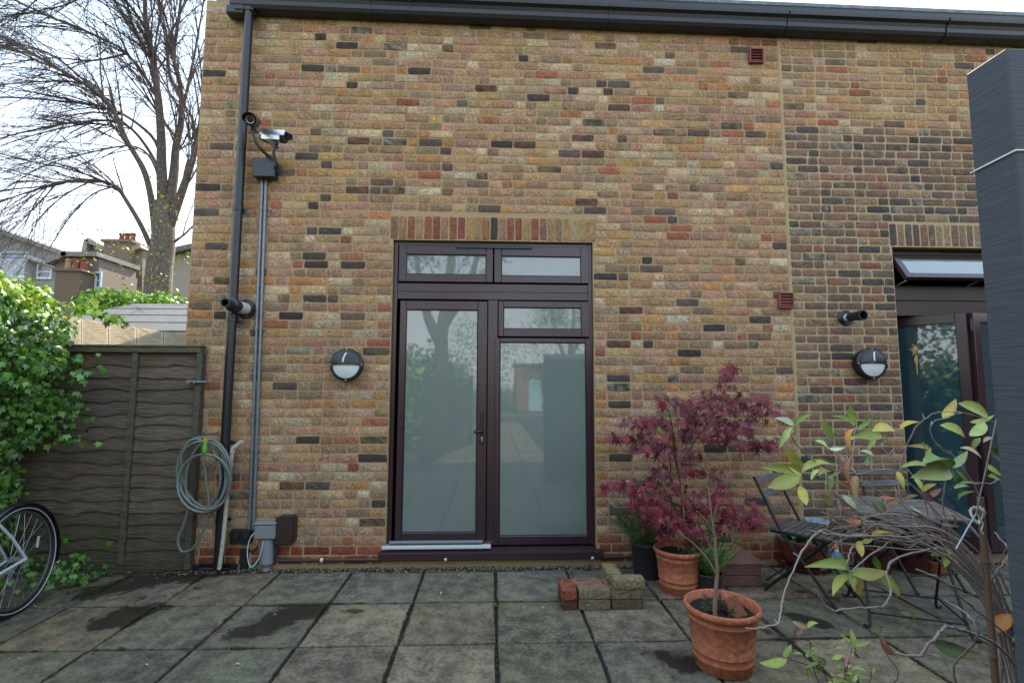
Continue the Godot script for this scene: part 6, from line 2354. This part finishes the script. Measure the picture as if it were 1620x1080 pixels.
# ---------------------------------------------------------------- bistro set
func folding_chair(at: Vector3, turn: float, label: String) -> void:
	# local: +z forward, x across, back at z = -0.2
	var t := thing("folding_chair", label, "chair", at, turn, "folding bistro chairs")
	for s in [-1.0, 1.0]:
		var x: float = 0.195 * s
		var b := MB.new()
		b.tube([Vector3(x, 0.82, -0.26), Vector3(x, 0.45, -0.08), Vector3(x, 0.012, 0.25)], 0.0105, 8)
		part(t, "front_leg", b, M.black_matt)
		b = MB.new()
		b.tube([Vector3(x * 0.88, 0.44, 0.19), Vector3(x * 0.88, 0.012, -0.22)], 0.0105, 8)
		part(t, "back_leg", b, M.black_matt)
		b = MB.new()
		b.blob(Vector3(x, 0.012, 0.25), Vector3(0.015, 0.012, 0.015), 5, 8)
		part(t, "foot", b, M.rubber)
		b = MB.new()
		b.tube([Vector3(x * 0.94, 0.445, -0.16), Vector3(x * 0.94, 0.445, 0.22)], 0.009, 6)
		part(t, "seat_rail", b, M.black_matt)
	for e in [[-0.2, 0.03], [0.2, 0.06]]:
		var b := MB.new()
		b.tube([Vector3(-0.19, e[1] + 0.06, e[0]), Vector3(0.19, e[1] + 0.06, e[0])], 0.008, 6)
		part(t, "stretcher", b, M.black_matt)
	for k in 2:
		var b := MB.new()
		b.col = vary(lin(124, 118, 112), 0.08)
		var y := 0.79 - k * 0.085
		b.box(Vector3(0, y, -0.243 + (0.79 - y) * 0.49 + 0.016), Vector3(0.43, 0.052, 0.016), 0.004, Basis(Vector3.RIGHT, -0.45))
		part(t, "back_slat", b, M.old_wood)
	for k in 9:
		var b := MB.new()
		b.col = vary(lin(110, 100, 90), 0.1)
		b.box(Vector3(0, 0.463, -0.15 + k * 0.045), Vector3(0.41, 0.014, 0.036), 0.003)
		part(t, "seat_slat", b, M.old_wood)


func furniture() -> void:
	folding_chair(Vector3(2.28, 0, 0.63), deg_to_rad(40), "folding slatted chair with black legs nearer the maple")
	folding_chair(Vector3(3.24, 0, 0.42), deg_to_rad(4), "folding slatted chair with black legs behind the table by doorway")
	var t := thing("bistro_table", "slatted bistro table with thin black curled legs", "table", Vector3(2.68, 0, 1.02), deg_to_rad(-22))
	for k in 9:
		var b := MB.new()
		b.col = vary(lin(132, 124, 114), 0.1)
		b.box(Vector3(0, 0.70, -0.256 + k * 0.064), Vector3(0.58, 0.016, 0.054), 0.003)
		part(t, "table_slat", b, M.old_wood)
	for s in [-1.0, 1.0]:
		var b := MB.new()
		b.span(s * 0.22 - 0.012, s * 0.22 + 0.012, 0.672, 0.6915, -0.28, 0.28, 0.002)
		part(t, "top_bearer", b, M.black_matt)
		for r in [-1.0, 1.0]:
			b = MB.new()
			b.tube(curve([Vector3(s * 0.21, 0.68, r * 0.05), Vector3(s * 0.23, 0.35, -r * 0.06), Vector3(s * 0.25, 0.05, -r * 0.22), Vector3(s * 0.27, 0.012, -r * 0.24), Vector3(s * 0.29, 0.02, -r * 0.25)], 4), 0.0085, 7)
			part(t, "leg", b, M.black_matt)
		b = MB.new()
		b.tube([Vector3(s * 0.245, 0.09, -0.21), Vector3(s * 0.245, 0.09, 0.21)], 0.006, 6)
		part(t, "stretcher", b, M.black_matt)
	for z in [-0.2, 0.2]:
		var b := MB.new()
		b.tube([Vector3(-0.25, 0.08, z), Vector3(0.25, 0.08, z)], 0.006, 6)
		part(t, "stretcher", b, M.black_matt)


# ---------------------------------------------------------------- dark grey timber screen close to the viewer
func grey_screen() -> void:
	var a := W(1527, 118, 3.51)
	var x0 := a.x
	var top := a.y
	var t := thing("timber_screen", "dark grey painted timber screen with white string tied round", "screen", Vector3(x0, 0, 3.545))
	var n := 9
	var h := top / n
	var b := MB.new()
	b.span(0.0, 0.07, -0.01, top, -0.035, 0.035, 0.003)
	part(t, "end_post", b, M.screen_wood)
	for k in n:
		b = MB.new()
		b.box(Vector3(0.07 + 1.2, k * h + h * 0.5 - 0.005, -0.012), Vector3(2.4, h + 0.012, 0.018), 0.002, Basis(Vector3.RIGHT, 0.05))
		part(t, "board", b, M.screen_wood)
		if k % 3 == 1:
			b = MB.new()
			b.span(2.4, 2.47, -0.01, top, -0.032, 0.034, 0.003)
			if k == 1:
				part(t, "post", b, M.screen_wood)
	b = MB.new()
	b.span(0.07, 2.46, top - 0.05, top - 0.003, 0.002, 0.03, 0.003)
	part(t, "rail", b, M.screen_wood)
	# string round the post, and on down to the stake
	var sy := W(1541, 241, 3.58).y
	b = MB.new()
	var e := 0.0022
	b.tube([Vector3(-e, sy, -0.035 - e), Vector3(-e, sy + 0.004, 0.035 + e), Vector3(0.07 + e, sy + 0.006, 0.035 + e), Vector3(0.07 + e, sy + 0.002, -0.035 - e), Vector3(-e, sy, -0.035 - e)], 0.0016, 6)
	var s := solo("tie_string", b, M.string, "white string looped round the grey timber screen", "string", "", t.position)
	s.position = t.position


# ---------------------------------------------------------------- arching shrub in the foreground
func shrub() -> void:
	var zb := 2.75
	var base := W(1600, 1080, zb)
	var t := thing("arching_shrub", "straggly shrub of bare arching stems with yellow-green leaves", "shrub", Vector3(base.x, 0, zb))
	var o := t.position
	var P := func(px: float, py: float, d := 0.0) -> Vector3: return W(px, py, zb + d) - o
	var root := Vector3(0.05, 0.25, -0.02)
	pot(t, 0.24, 0.36, 0.18, lin(150, 92, 68), M.terracotta)
	var stems := [
		[[[1605, 1020], [1560, 930], [1500, 875], [1462, 871], [1413, 885], [1404, 909], [1409, 935], [1402, 957], [1369, 963], [1324, 968], [1304, 955], [1289, 931]], 4.2, 2.2, 0.05, 0.3],
		[[[1600, 1010], [1540, 890], [1480, 850], [1420, 850], [1340, 846], [1298, 842], [1269, 871], [1244, 924], [1235, 967], [1229, 984], [1209, 993], [1180, 993]], 4.0, 1.8, 0.0, 0.2],
		[[[1640, 1075], [1615, 1058], [1580, 1022], [1549, 1005], [1524, 997], [1500, 994], [1480, 1009], [1469, 1024], [1451, 1035], [1417, 1034]], 4.2, 3.4, 0.15, 0.35],
		[[[1610, 1030], [1590, 1000], [1551, 969], [1513, 935], [1487, 917], [1449, 899]], 3.0, 2.6, 0.1, 0.25],
		[[[1560, 1200], [1510, 1070], [1531, 1029], [1544, 1015], [1548, 1000], [1540, 982], [1522, 964], [1498, 947]], 3.2, 1.4, 0.2, 0.25],
		[[[1590, 1000], [1540, 880], [1470, 830], [1430, 800], [1424, 769], [1427, 744], [1433, 709], [1447, 678], [1473, 655], [1493, 651], [1520, 652]], 4.0, 1.6, -0.1, 0.1],
		[[[1590, 970], [1570, 890], [1560, 850], [1547, 780], [1525, 745], [1509, 722], [1484, 702], [1471, 684], [1478, 667], [1500, 660], [1530, 652], [1570, 668]], 3.0, 1.3, 0.0, 0.15],
		[[[1595, 990], [1540, 890], [1480, 830], [1400, 782], [1336, 747], [1313, 740], [1284, 727], [1269, 709], [1253, 691], [1257, 674]], 3.8, 1.5, -0.05, 0.1],
		[[[1590, 980], [1500, 860], [1400, 812], [1340, 770], [1300, 753], [1271, 750]], 3.2, 1.6, 0.05, 0.0],
		[[[1605, 1010], [1560, 905], [1490, 832], [1420, 811], [1380, 815], [1335, 818], [1304, 809], [1275, 775], [1251, 755]], 4.4, 1.8, 0.0, -0.1],
		[[[1605, 1030], [1580, 962], [1510, 890], [1440, 852], [1373, 847], [1335, 847], [1304, 842], [1275, 840]], 5.0, 1.8, 0.1, 0.1],
		[[[1600, 990], [1500, 870], [1420, 855], [1358, 844], [1335, 835], [1315, 820], [1311, 804]], 4.0, 1.6, -0.1, -0.05],
		[[[1612, 990], [1595, 960], [1573, 922], [1580, 902], [1593, 869], [1573, 842]], 2.2, 2.0, 0.2, 0.2],
		[[[1580, 960], [1500, 845], [1450, 760], [1420, 727], [1396, 707], [1393, 686]], 3.4, 1.4, 0.0, -0.1],
		[[[1580, 950], [1490, 820], [1420, 748], [1380, 743], [1353, 747], [1350, 715], [1352, 675]], 3.2, 1.3, 0.08, -0.15],
		[[[1587, 1120], [1584, 1018], [1573, 964], [1549, 933], [1511, 891], [1470, 862], [1410, 838], [1350, 826]], 6.5, 2.2, 0.0, 0.0],
		[[[1615, 1120], [1607, 973], [1593, 929], [1567, 884], [1547, 844], [1510, 810], [1450, 790]], 6.5, 2.0, 0.05, -0.05],
		[[[1600, 1100], [1570, 990], [1530, 910], [1480, 868], [1413, 851], [1380, 838], [1330, 800]], 5.5, 1.8, -0.1, 0.05],
		[[[1610, 1100], [1590, 980], [1540, 880], [1480, 835], [1400, 832], [1340, 812]], 5.0, 1.8, 0.12, 0.0],
		[[[1600, 1050], [1560, 950], [1500, 868], [1440, 836], [1370, 830], [1318, 838]], 4.6, 1.8, -0.12, -0.15],
		[[[1604, 1080], [1560, 960], [1490, 880], [1420, 866], [1350, 862], [1300, 848]], 4.2, 1.6, 0.02, 0.12],
		[[[1606, 1000], [1570, 900], [1520, 850], [1470, 818], [1420, 796], [1370, 784]], 4.0, 1.4, 0.1, -0.1],
		[[[1470, 820], [1462, 780], [1464, 745], [1468, 728], [1462, 700]], 2.2, 1.2, 0.0, 0.05],
		[[[1350, 745], [1330, 720], [1318, 708], [1308, 690]], 1.8, 1.2, -0.1, -0.1],
		[[[1510, 870], [1495, 800], [1498, 760], [1504, 742]], 2.2, 1.3, 0.0, 0.05],
		[[[1575, 930], [1600, 840], [1585, 765], [1565, 765], [1530, 762]], 2.0, 1.2, 0.1, 0.2],
		[[[1420, 850], [1375, 880], [1345, 905], [1342, 880], [1350, 862]], 2.2, 1.6, 0.2, 0.3],
		[[[1380, 815], [1398, 792], [1370, 770], [1340, 762]], 1.8, 1.0, 0.0, 0.0],
		[[[1304, 845], [1325, 800], [1318, 785], [1310, 795]], 1.6, 1.0, 0.1, 0.1]]
	for k in 16:   # thinner whips through the bundle
		var yy := rr(795, 865)
		var end := rr(1290, 1420)
		stems.append([[[1602, 1040 + rr(-40, 30)], [1565 + rr(-10, 10), 945 + rr(-25, 20)], [1500 + rr(-15, 15), 870 + rr(-22, 20)], [1440 + rr(-10, 10), yy + rr(-8, 14)], [end + 50, yy + rr(-14, 10)], [end, yy + rr(-30, 18)]], 3.0, 1.0, rr(-0.12, 0.15), rr(-0.15, 0.2)])
	for e in stems:
		var pts := []
		var l: Array = e[0]
		for k in l.size():
			var u := float(k) / (l.size() - 1)
			pts.append(P.call(l[k][0], l[k][1], lerpf(0.0, e[4], u) + e[3] * sin(u * PI)) + rv(0.003))
		if l[0][0] > 1570:
			pts.push_front((pts[0] + root) * 0.5 + Vector3(0.02, 0.0, 0))
			pts.push_front(root + rv(0.04) * Vector3(1, 0.2, 1))
		pts = curve(pts, 5)
		for k in pts.size():
			pts[k] += rv(0.0022)
		var b := MB.new()
		b.col = vary(lin(190, 173, 160), 0.2)
		var m := (EYE.z - zb) / FOCAL * 0.46
		var radii := taper(pts.size(), e[1] * m, e[2] * m)
		for k in pts.size():
			radii[k] *= 1.0 + (0.35 if k % 9 == 4 else 0.0) + rr(-0.08, 0.08)
		b.tube(pts, radii, 7)
		for k in range(6, pts.size() - 3, 7):   # buds and spurs
			if rng.randf() < 0.5:
				var d := (rv() + Vector3(0, 0.4, 0)).normalized()
				b.tube([pts[k], pts[k] + d * rr(0.006, 0.02)], [0.0022, 0.0014], 5)
		part(t, "stem", b, M.twig)
	# leaves: base, tip, half width, colour
	var yg := lin(150, 160, 62)
	var gr := lin(98, 132, 56)
	var dg := lin(54, 92, 44)
	var ye := lin(190, 176, 66)
	var orn := lin(196, 124, 44)
	var br := lin(130, 76, 58)
	var rd := lin(178, 52, 46)
	var pu := lin(140, 70, 86)
	var pale := lin(184, 198, 160)
	var lt := lin(160, 178, 96)
	var leaves := [
		[1257, 674, 1230, 659, pale], [1257, 674, 1280, 654, gr], [1255, 676, 1234, 704, lt], [1352, 674, 1343, 641, yg], [1351, 676, 1330, 655, gr], [1352, 677, 1343, 713, orn], [1318, 697, 1302, 667, lt], [1357, 678, 1382, 662, gr],
		[1396, 689, 1356, 689, yg], [1380, 682, 1422, 677, ye], [1424, 679, 1450, 664, ye], [1268, 749, 1219, 738, yg], [1268, 750, 1240, 738, yg], [1268, 748, 1318, 728, yg], [1266, 752, 1217, 774, yg], [1262, 745, 1249, 712, ye], [1266, 768, 1277, 799, ye],
		[1313, 752, 1300, 742, gr], [1313, 750, 1314, 775, gr], [1312, 752, 1330, 748, gr], [1347, 722, 1340, 763, br], [1356, 752, 1353, 788, lin(140, 88, 50)], [1361, 713, 1391, 731, pale], [1374, 718, 1371, 738, dg], [1290, 697, 1314, 708, lt], [1312, 709, 1340, 711, pale],
		[1339, 824, 1364, 824, rd], [1392, 785, 1415, 789, rd], [1333, 783, 1356, 804, pale], [1388, 790, 1403, 810, gr], [1313, 800, 1304, 778, lt], [1379, 852, 1404, 839, ye], [1381, 853, 1361, 859, ye], [1344, 907, 1296, 888, yg], [1345, 908, 1317, 936, yg], [1346, 908, 1365, 944, orn.lerp(yg, 0.6)],
		[1345, 907, 1352, 928, gr], [1348, 908, 1397, 908, yg], [1393, 902, 1421, 940, yg], [1394, 901, 1379, 876, gr], [1360, 855, 1362, 881, ye], [1476, 1018, 1539, 1038, dg], [1474, 1034, 1503, 1053, lin(120, 150, 124)], [1416, 1037, 1391, 1003, lin(178, 84, 96)], [1599, 971, 1568, 1002, orn],
		[1600, 968, 1622, 977, orn.lerp(pale, 0.5)], [1604, 1018, 1622, 1004, gr], [1447, 987, 1433, 966, gr], [1503, 868, 1495, 897, yg], [1493, 663, 1514, 635, ye], [1516, 638, 1570, 660, yg], [1487, 672, 1532, 688, yg], [1535, 668, 1572, 662, yg], [1557, 666, 1539, 698, lt], [1552, 692, 1538, 710, gr],
		[1566, 708, 1595, 734, dg], [1580, 718, 1592, 699, gr], [1561, 735, 1585, 752, yg], [1519, 708, 1554, 720, lin(186, 160, 124)], [1503, 742, 1468, 719, gr], [1505, 741, 1532, 717, gr.lerp(pale, 0.3)], [1503, 743, 1454, 752, lt], [1505, 744, 1510, 775, gr], [1470, 742, 1431, 733, yg], [1491, 750, 1463, 730, gr],
		[1467, 722, 1452, 701, yg], [1465, 722, 1475, 708, lt], [1510, 773, 1537, 768, gr], [1517, 790, 1537, 775, gr], [1493, 806, 1517, 828, br], [1467, 786, 1491, 774, pu], [1476, 794, 1455, 775, pu], [1448, 757, 1461, 774, yg], [1460, 778, 1478, 764, ye], [1400, 800, 1425, 792, br], [1430, 796, 1447, 782, br],
		[1556, 700, 1572, 690, lin(176, 130, 110)], [1565, 752, 1580, 757, gr], [1530, 768, 1518, 745, gr], [1420, 745, 1431, 772, ye], [1385, 690, 1375, 712, lt], [1458, 840, 1476, 856, pu], [1440, 800, 1458, 812, pale], [1515, 770, 1545, 762, gr], [1395, 700, 1384, 672, yg], [1340, 700, 1362, 690, yg], [1297, 742, 1283, 757, lt], [1490, 830, 1512, 838, br], [1398, 812, 1380, 800, pale]]
	var shapes := [leaf_lance(0.15, 0.14, 0.5), leaf_lance(0.18, 0.08, 0.35), leaf_lance(0.21, -0.08, 0.3), leaf_lance(0.14, 0.2, 0.6), leaf_lance(0.2, 0.16, 0.2), leaf_lance(0.17, -0.14, 0.45)]
	for e in leaves:
		var d := rr(-0.06, 0.16)
		var a: Vector3 = P.call(e[0], e[1], d)
		var tip: Vector3 = P.call(e[2], e[3], d + rr(-0.015, 0.05))
		var l := (tip - a).length()
		var face := (EYE - o - a).normalized() * 0.8 + Vector3(0, 0.75, 0) + rv(0.55)
		var q := put(t, "leaf", leaf_tinted(shapes[rng.randi() % 6], vary(e[4], 0.08), [lin(170, 150, 70), lin(160, 96, 60), lin(120, 150, 60)][rng.randi() % 3]), M.leaf)
		q.transform = Transform3D(frame_of(tip - a, face) * Basis.from_scale(Vector3.ONE * l * 1.06), a)
	# ---- young plant by the large pot
	var y0 := 2.45
	var f := G(1330, 1130)
	t = thing("young_plant", "low leafy seedling with reddish tips on the patio edge", "plant", Vector3(f.x, 0, f.z))
	o = t.position
	y0 = f.z
	var sb := MB.new()
	sb.col = lin(120, 92, 84)
	for e in [[[1325, 1130], [1310, 1080], [1300, 1060], [1262, 1025], [1215, 990], [1185, 965]], [[1330, 1130], [1338, 1070], [1350, 1020]], [[1320, 1130], [1290, 1065], [1280, 1000]], [[1335, 1130], [1345, 1080], [1330, 1035]], [[1300, 1060], [1258, 1045], [1238, 1040]], [[1340, 1130], [1372, 1085], [1380, 1060]], [[1345, 1130], [1420, 1075], [1400, 1030], [1392, 985]], [[1255, 1030], [1258, 1000], [1262, 985]]]:
		var pts := []
		for p in e:
			pts.append(W(p[0], p[1], y0) - o)
		pts[0] = Vector3(rr(-0.02, 0.02), -0.005, rr(-0.02, 0.02)) if e[0][1] > 1100 else pts[0]
		pts = curve(pts, 4)
		sb.tube(pts, taper(pts.size(), 0.0032, 0.0013), 5)
	part(t, "stem", sb, M.twig)
	var greenish := [gr, yg, gr.lerp(dg, 0.4), lt, br]
	var spots := [[1278, 993, 1254, 984, br], [1278, 993, 1294, 982, yg], [1262, 1004, 1272, 992, pu], [1252, 1030, 1242, 1024, gr], [1246, 1042, 1204, 1056, yg], [1255, 1034, 1272, 1034, gr], [1340, 1018, 1331, 1002, yg], [1345, 1025, 1336, 1008, gr], [1350, 1020, 1376, 1018, gr], [1350, 1024, 1348, 996, yg], [1240, 1040, 1253, 1022, gr], [1352, 1030, 1362, 1045, br], [1345, 1032, 1338, 1050, pu]]
	for k in 46:
		var c: Array = [[1300, 1050], [1335, 1045], [1350, 1065], [1320, 1072], [1365, 1075], [1290, 1030], [1340, 1025]][k % 7]
		var ang := rr(0, TAU)
		var bx: float = c[0] + rng.randfn(0, 8)
		var by: float = c[1] + rng.randfn(0, 6)
		spots.append([bx, by, bx + cos(ang) * rr(14, 26), by + sin(ang) * rr(8, 18), greenish[rng.randi() % 5]])
	for e in spots:
		var d := rr(-0.08, 0.08)
		var a := W(e[0], e[1], y0 + d) - o
		var tip := W(e[2], e[3], y0 + d + rr(-0.03, 0.03)) - o
		var q := put(t, "leaf", leaf_tinted(shapes[rng.randi() % 6], vary(e[4], 0.1), [lin(150, 150, 70), lin(150, 86, 66), lin(110, 140, 60)][rng.randi() % 3]), M.leaf)
		q.transform = Transform3D(frame_of(tip - a, (EYE - o - a).normalized() * 0.7 + Vector3(0, 0.9, 0) + rv(0.4)) * Basis.from_scale(Vector3.ONE * (tip - a).length() * 1.05), a)
	# ---- stake and the string that holds the shrub
	var zs := 2.86
	var sa := W(1551, 786, zs)
	var b := MB.new()
	b.col = lin(150, 118, 92)
	b.tube([Vector3(sa.x + 0.002, 0.1, zs), Vector3(sa.x + 0.002, 0.7, zs), Vector3(sa.x, sa.y, zs)], [0.0095, 0.009, 0.0088], 9)
	for y in [0.45, 0.72, 0.98]:
		b.lathe([Vector2(0.0088, -0.010), Vector2(0.0108, 0.0), Vector2(0.0088, 0.010)], 9, Vector3(sa.x + 0.001, y, zs))
	solo("stake", b, M.twig, "brown cane stake standing among the shrub's stems", "stake")
	b = MB.new()
	var knot := W(1545, 812, zs + 0.02)
	var hi := W(1585, 622, zs + 0.02)
	hi = W(1587, 622, 3.513)
	b.tube([hi, hi.lerp(knot, 0.5) - Vector3(0, 0.002, 0), knot], 0.0017, 6)
	b.tube([knot, W(1530, 838, zs + 0.02), W(1513, 868, zs + 0.02)], 0.0019, 6)
	var lp := []
	for k in 60:
		var a := TAU * k / 14.0
		lp.append(knot + Vector3(cos(a) * 0.018 + sin(k * 1.7) * 0.004, sin(a) * 0.022 - 0.004 + cos(k * 2.1) * 0.004, 0.006 * sin(a * 2.0) + 0.004))
	b.tube(lp, 0.0016, 5)
	b.tube(curve([knot, W(1556, 828, zs + 0.02), W(1553, 838, zs + 0.02), W(1557, 845, zs + 0.02)], 3), 0.0016, 5)
	solo("tie_string", b, M.string, "white string knotted round the brown cane stake", "string")


# ---------------------------------------------------------------- fallen leaves and crumbs on the slabs
func litter() -> void:
	var lf := leaf_lance(0.22, 0.15, 0.2)
	var where := []
	var tints := []
	for k in 150:
		var p := Vector3(rr(-3.2, 3.2), 0.006, rr(0.1, 2.0))
		if k < 70:
			p.z = rr(0.03, 0.14)
		where.append(Transform3D(frame_of(Vector3(rr(-1, 1), 0.05, rr(-1, 1)), Vector3(rr(-0.3, 0.3), 1, rr(-0.3, 0.3))) * Basis.from_scale(Vector3.ONE * rr(0.010, 0.032)), p))
		tints.append(vary([lin(150, 138, 84), lin(110, 80, 52), lin(172, 164, 90), lin(84, 66, 50), lin(190, 186, 160)][rng.randi() % 5], 0.15))
	var o := many(self, "fallen_leaves", lf, M.leaf, where, tints)
	tag(o, "small fallen leaves and crumbs scattered over the paving", "fallen leaves")
	# moss in the joints
	var b := MB.new()
	b.blob(Vector3.ZERO, Vector3.ONE, 3, 5)
	where = []
	tints = []
	for k in 1700:
		var along := rng.randf() < 0.5
		var p := Vector3(rr(-3.2, 3.6), -0.010, 0.085 + 0.03 + 0.572 * rng.randi_range(1, 4))
		if not along:
			p = Vector3(0.036 + 0.572 * rng.randi_range(-5, 6), -0.010, rr(0.1, 2.4))
		p += Vector3(rr(-0.004, 0.004), rr(-0.004, 0.004), rr(-0.004, 0.004))
		var s := rr(0.002, 0.0065)
		where.append(Transform3D(Basis.from_euler(rv(3.0)) * Basis.from_scale(Vector3(s * 1.6, s, s)), p))
		tints.append(vary([lin(74, 80, 44), lin(60, 52, 42), lin(88, 84, 60), lin(50, 44, 38)][rng.randi() % 4], 0.2))
	o = many(self, "moss", b.commit(), M.stone, where, tints)
	tag(o, "moss and dirt filling the joints between paving slabs", "moss")
	# weeds rooted in the joints
	var blade := leaf_lance(0.10, 0.25, 0.3)
	where = []
	tints = []
	for k in 34:
		var along := k % 2 == 0
		var p := Vector3(rr(-2.8, 3.4), -0.008, 0.115 + 0.572 * rng.randi_range(0, 3))
		if not along:
			p = Vector3(0.036 + 0.572 * rng.randi_range(-4, 5), -0.008, rr(0.2, 2.2))
		if k < 10:
			p = G(rr(1085, 1125), rr(1020, 1065), -0.008)
			p.x = 1.18 + rr(-0.004, 0.004)
		for q in rng.randi_range(3, 9):
			var a := rr(0, TAU)
			where.append(Transform3D(frame_of(Vector3(cos(a), rr(0.4, 1.6), sin(a)), Vector3(-cos(a), 1, -sin(a))) * Basis.from_scale(Vector3.ONE * rr(0.012, 0.034)), p + Vector3(rr(-0.01, 0.01), 0, rr(-0.01, 0.01)) * Vector3(1 if along else 0.3, 1, 0.3 if along else 1)))
			tints.append(vary([lin(92, 120, 54), lin(110, 132, 64), lin(78, 100, 50)][rng.randi() % 3], 0.2))
	o = many(self, "weeds", blade, M.leaf, where, tints)
	tag(o, "tiny green weeds rooted in the paving joints", "weeds")
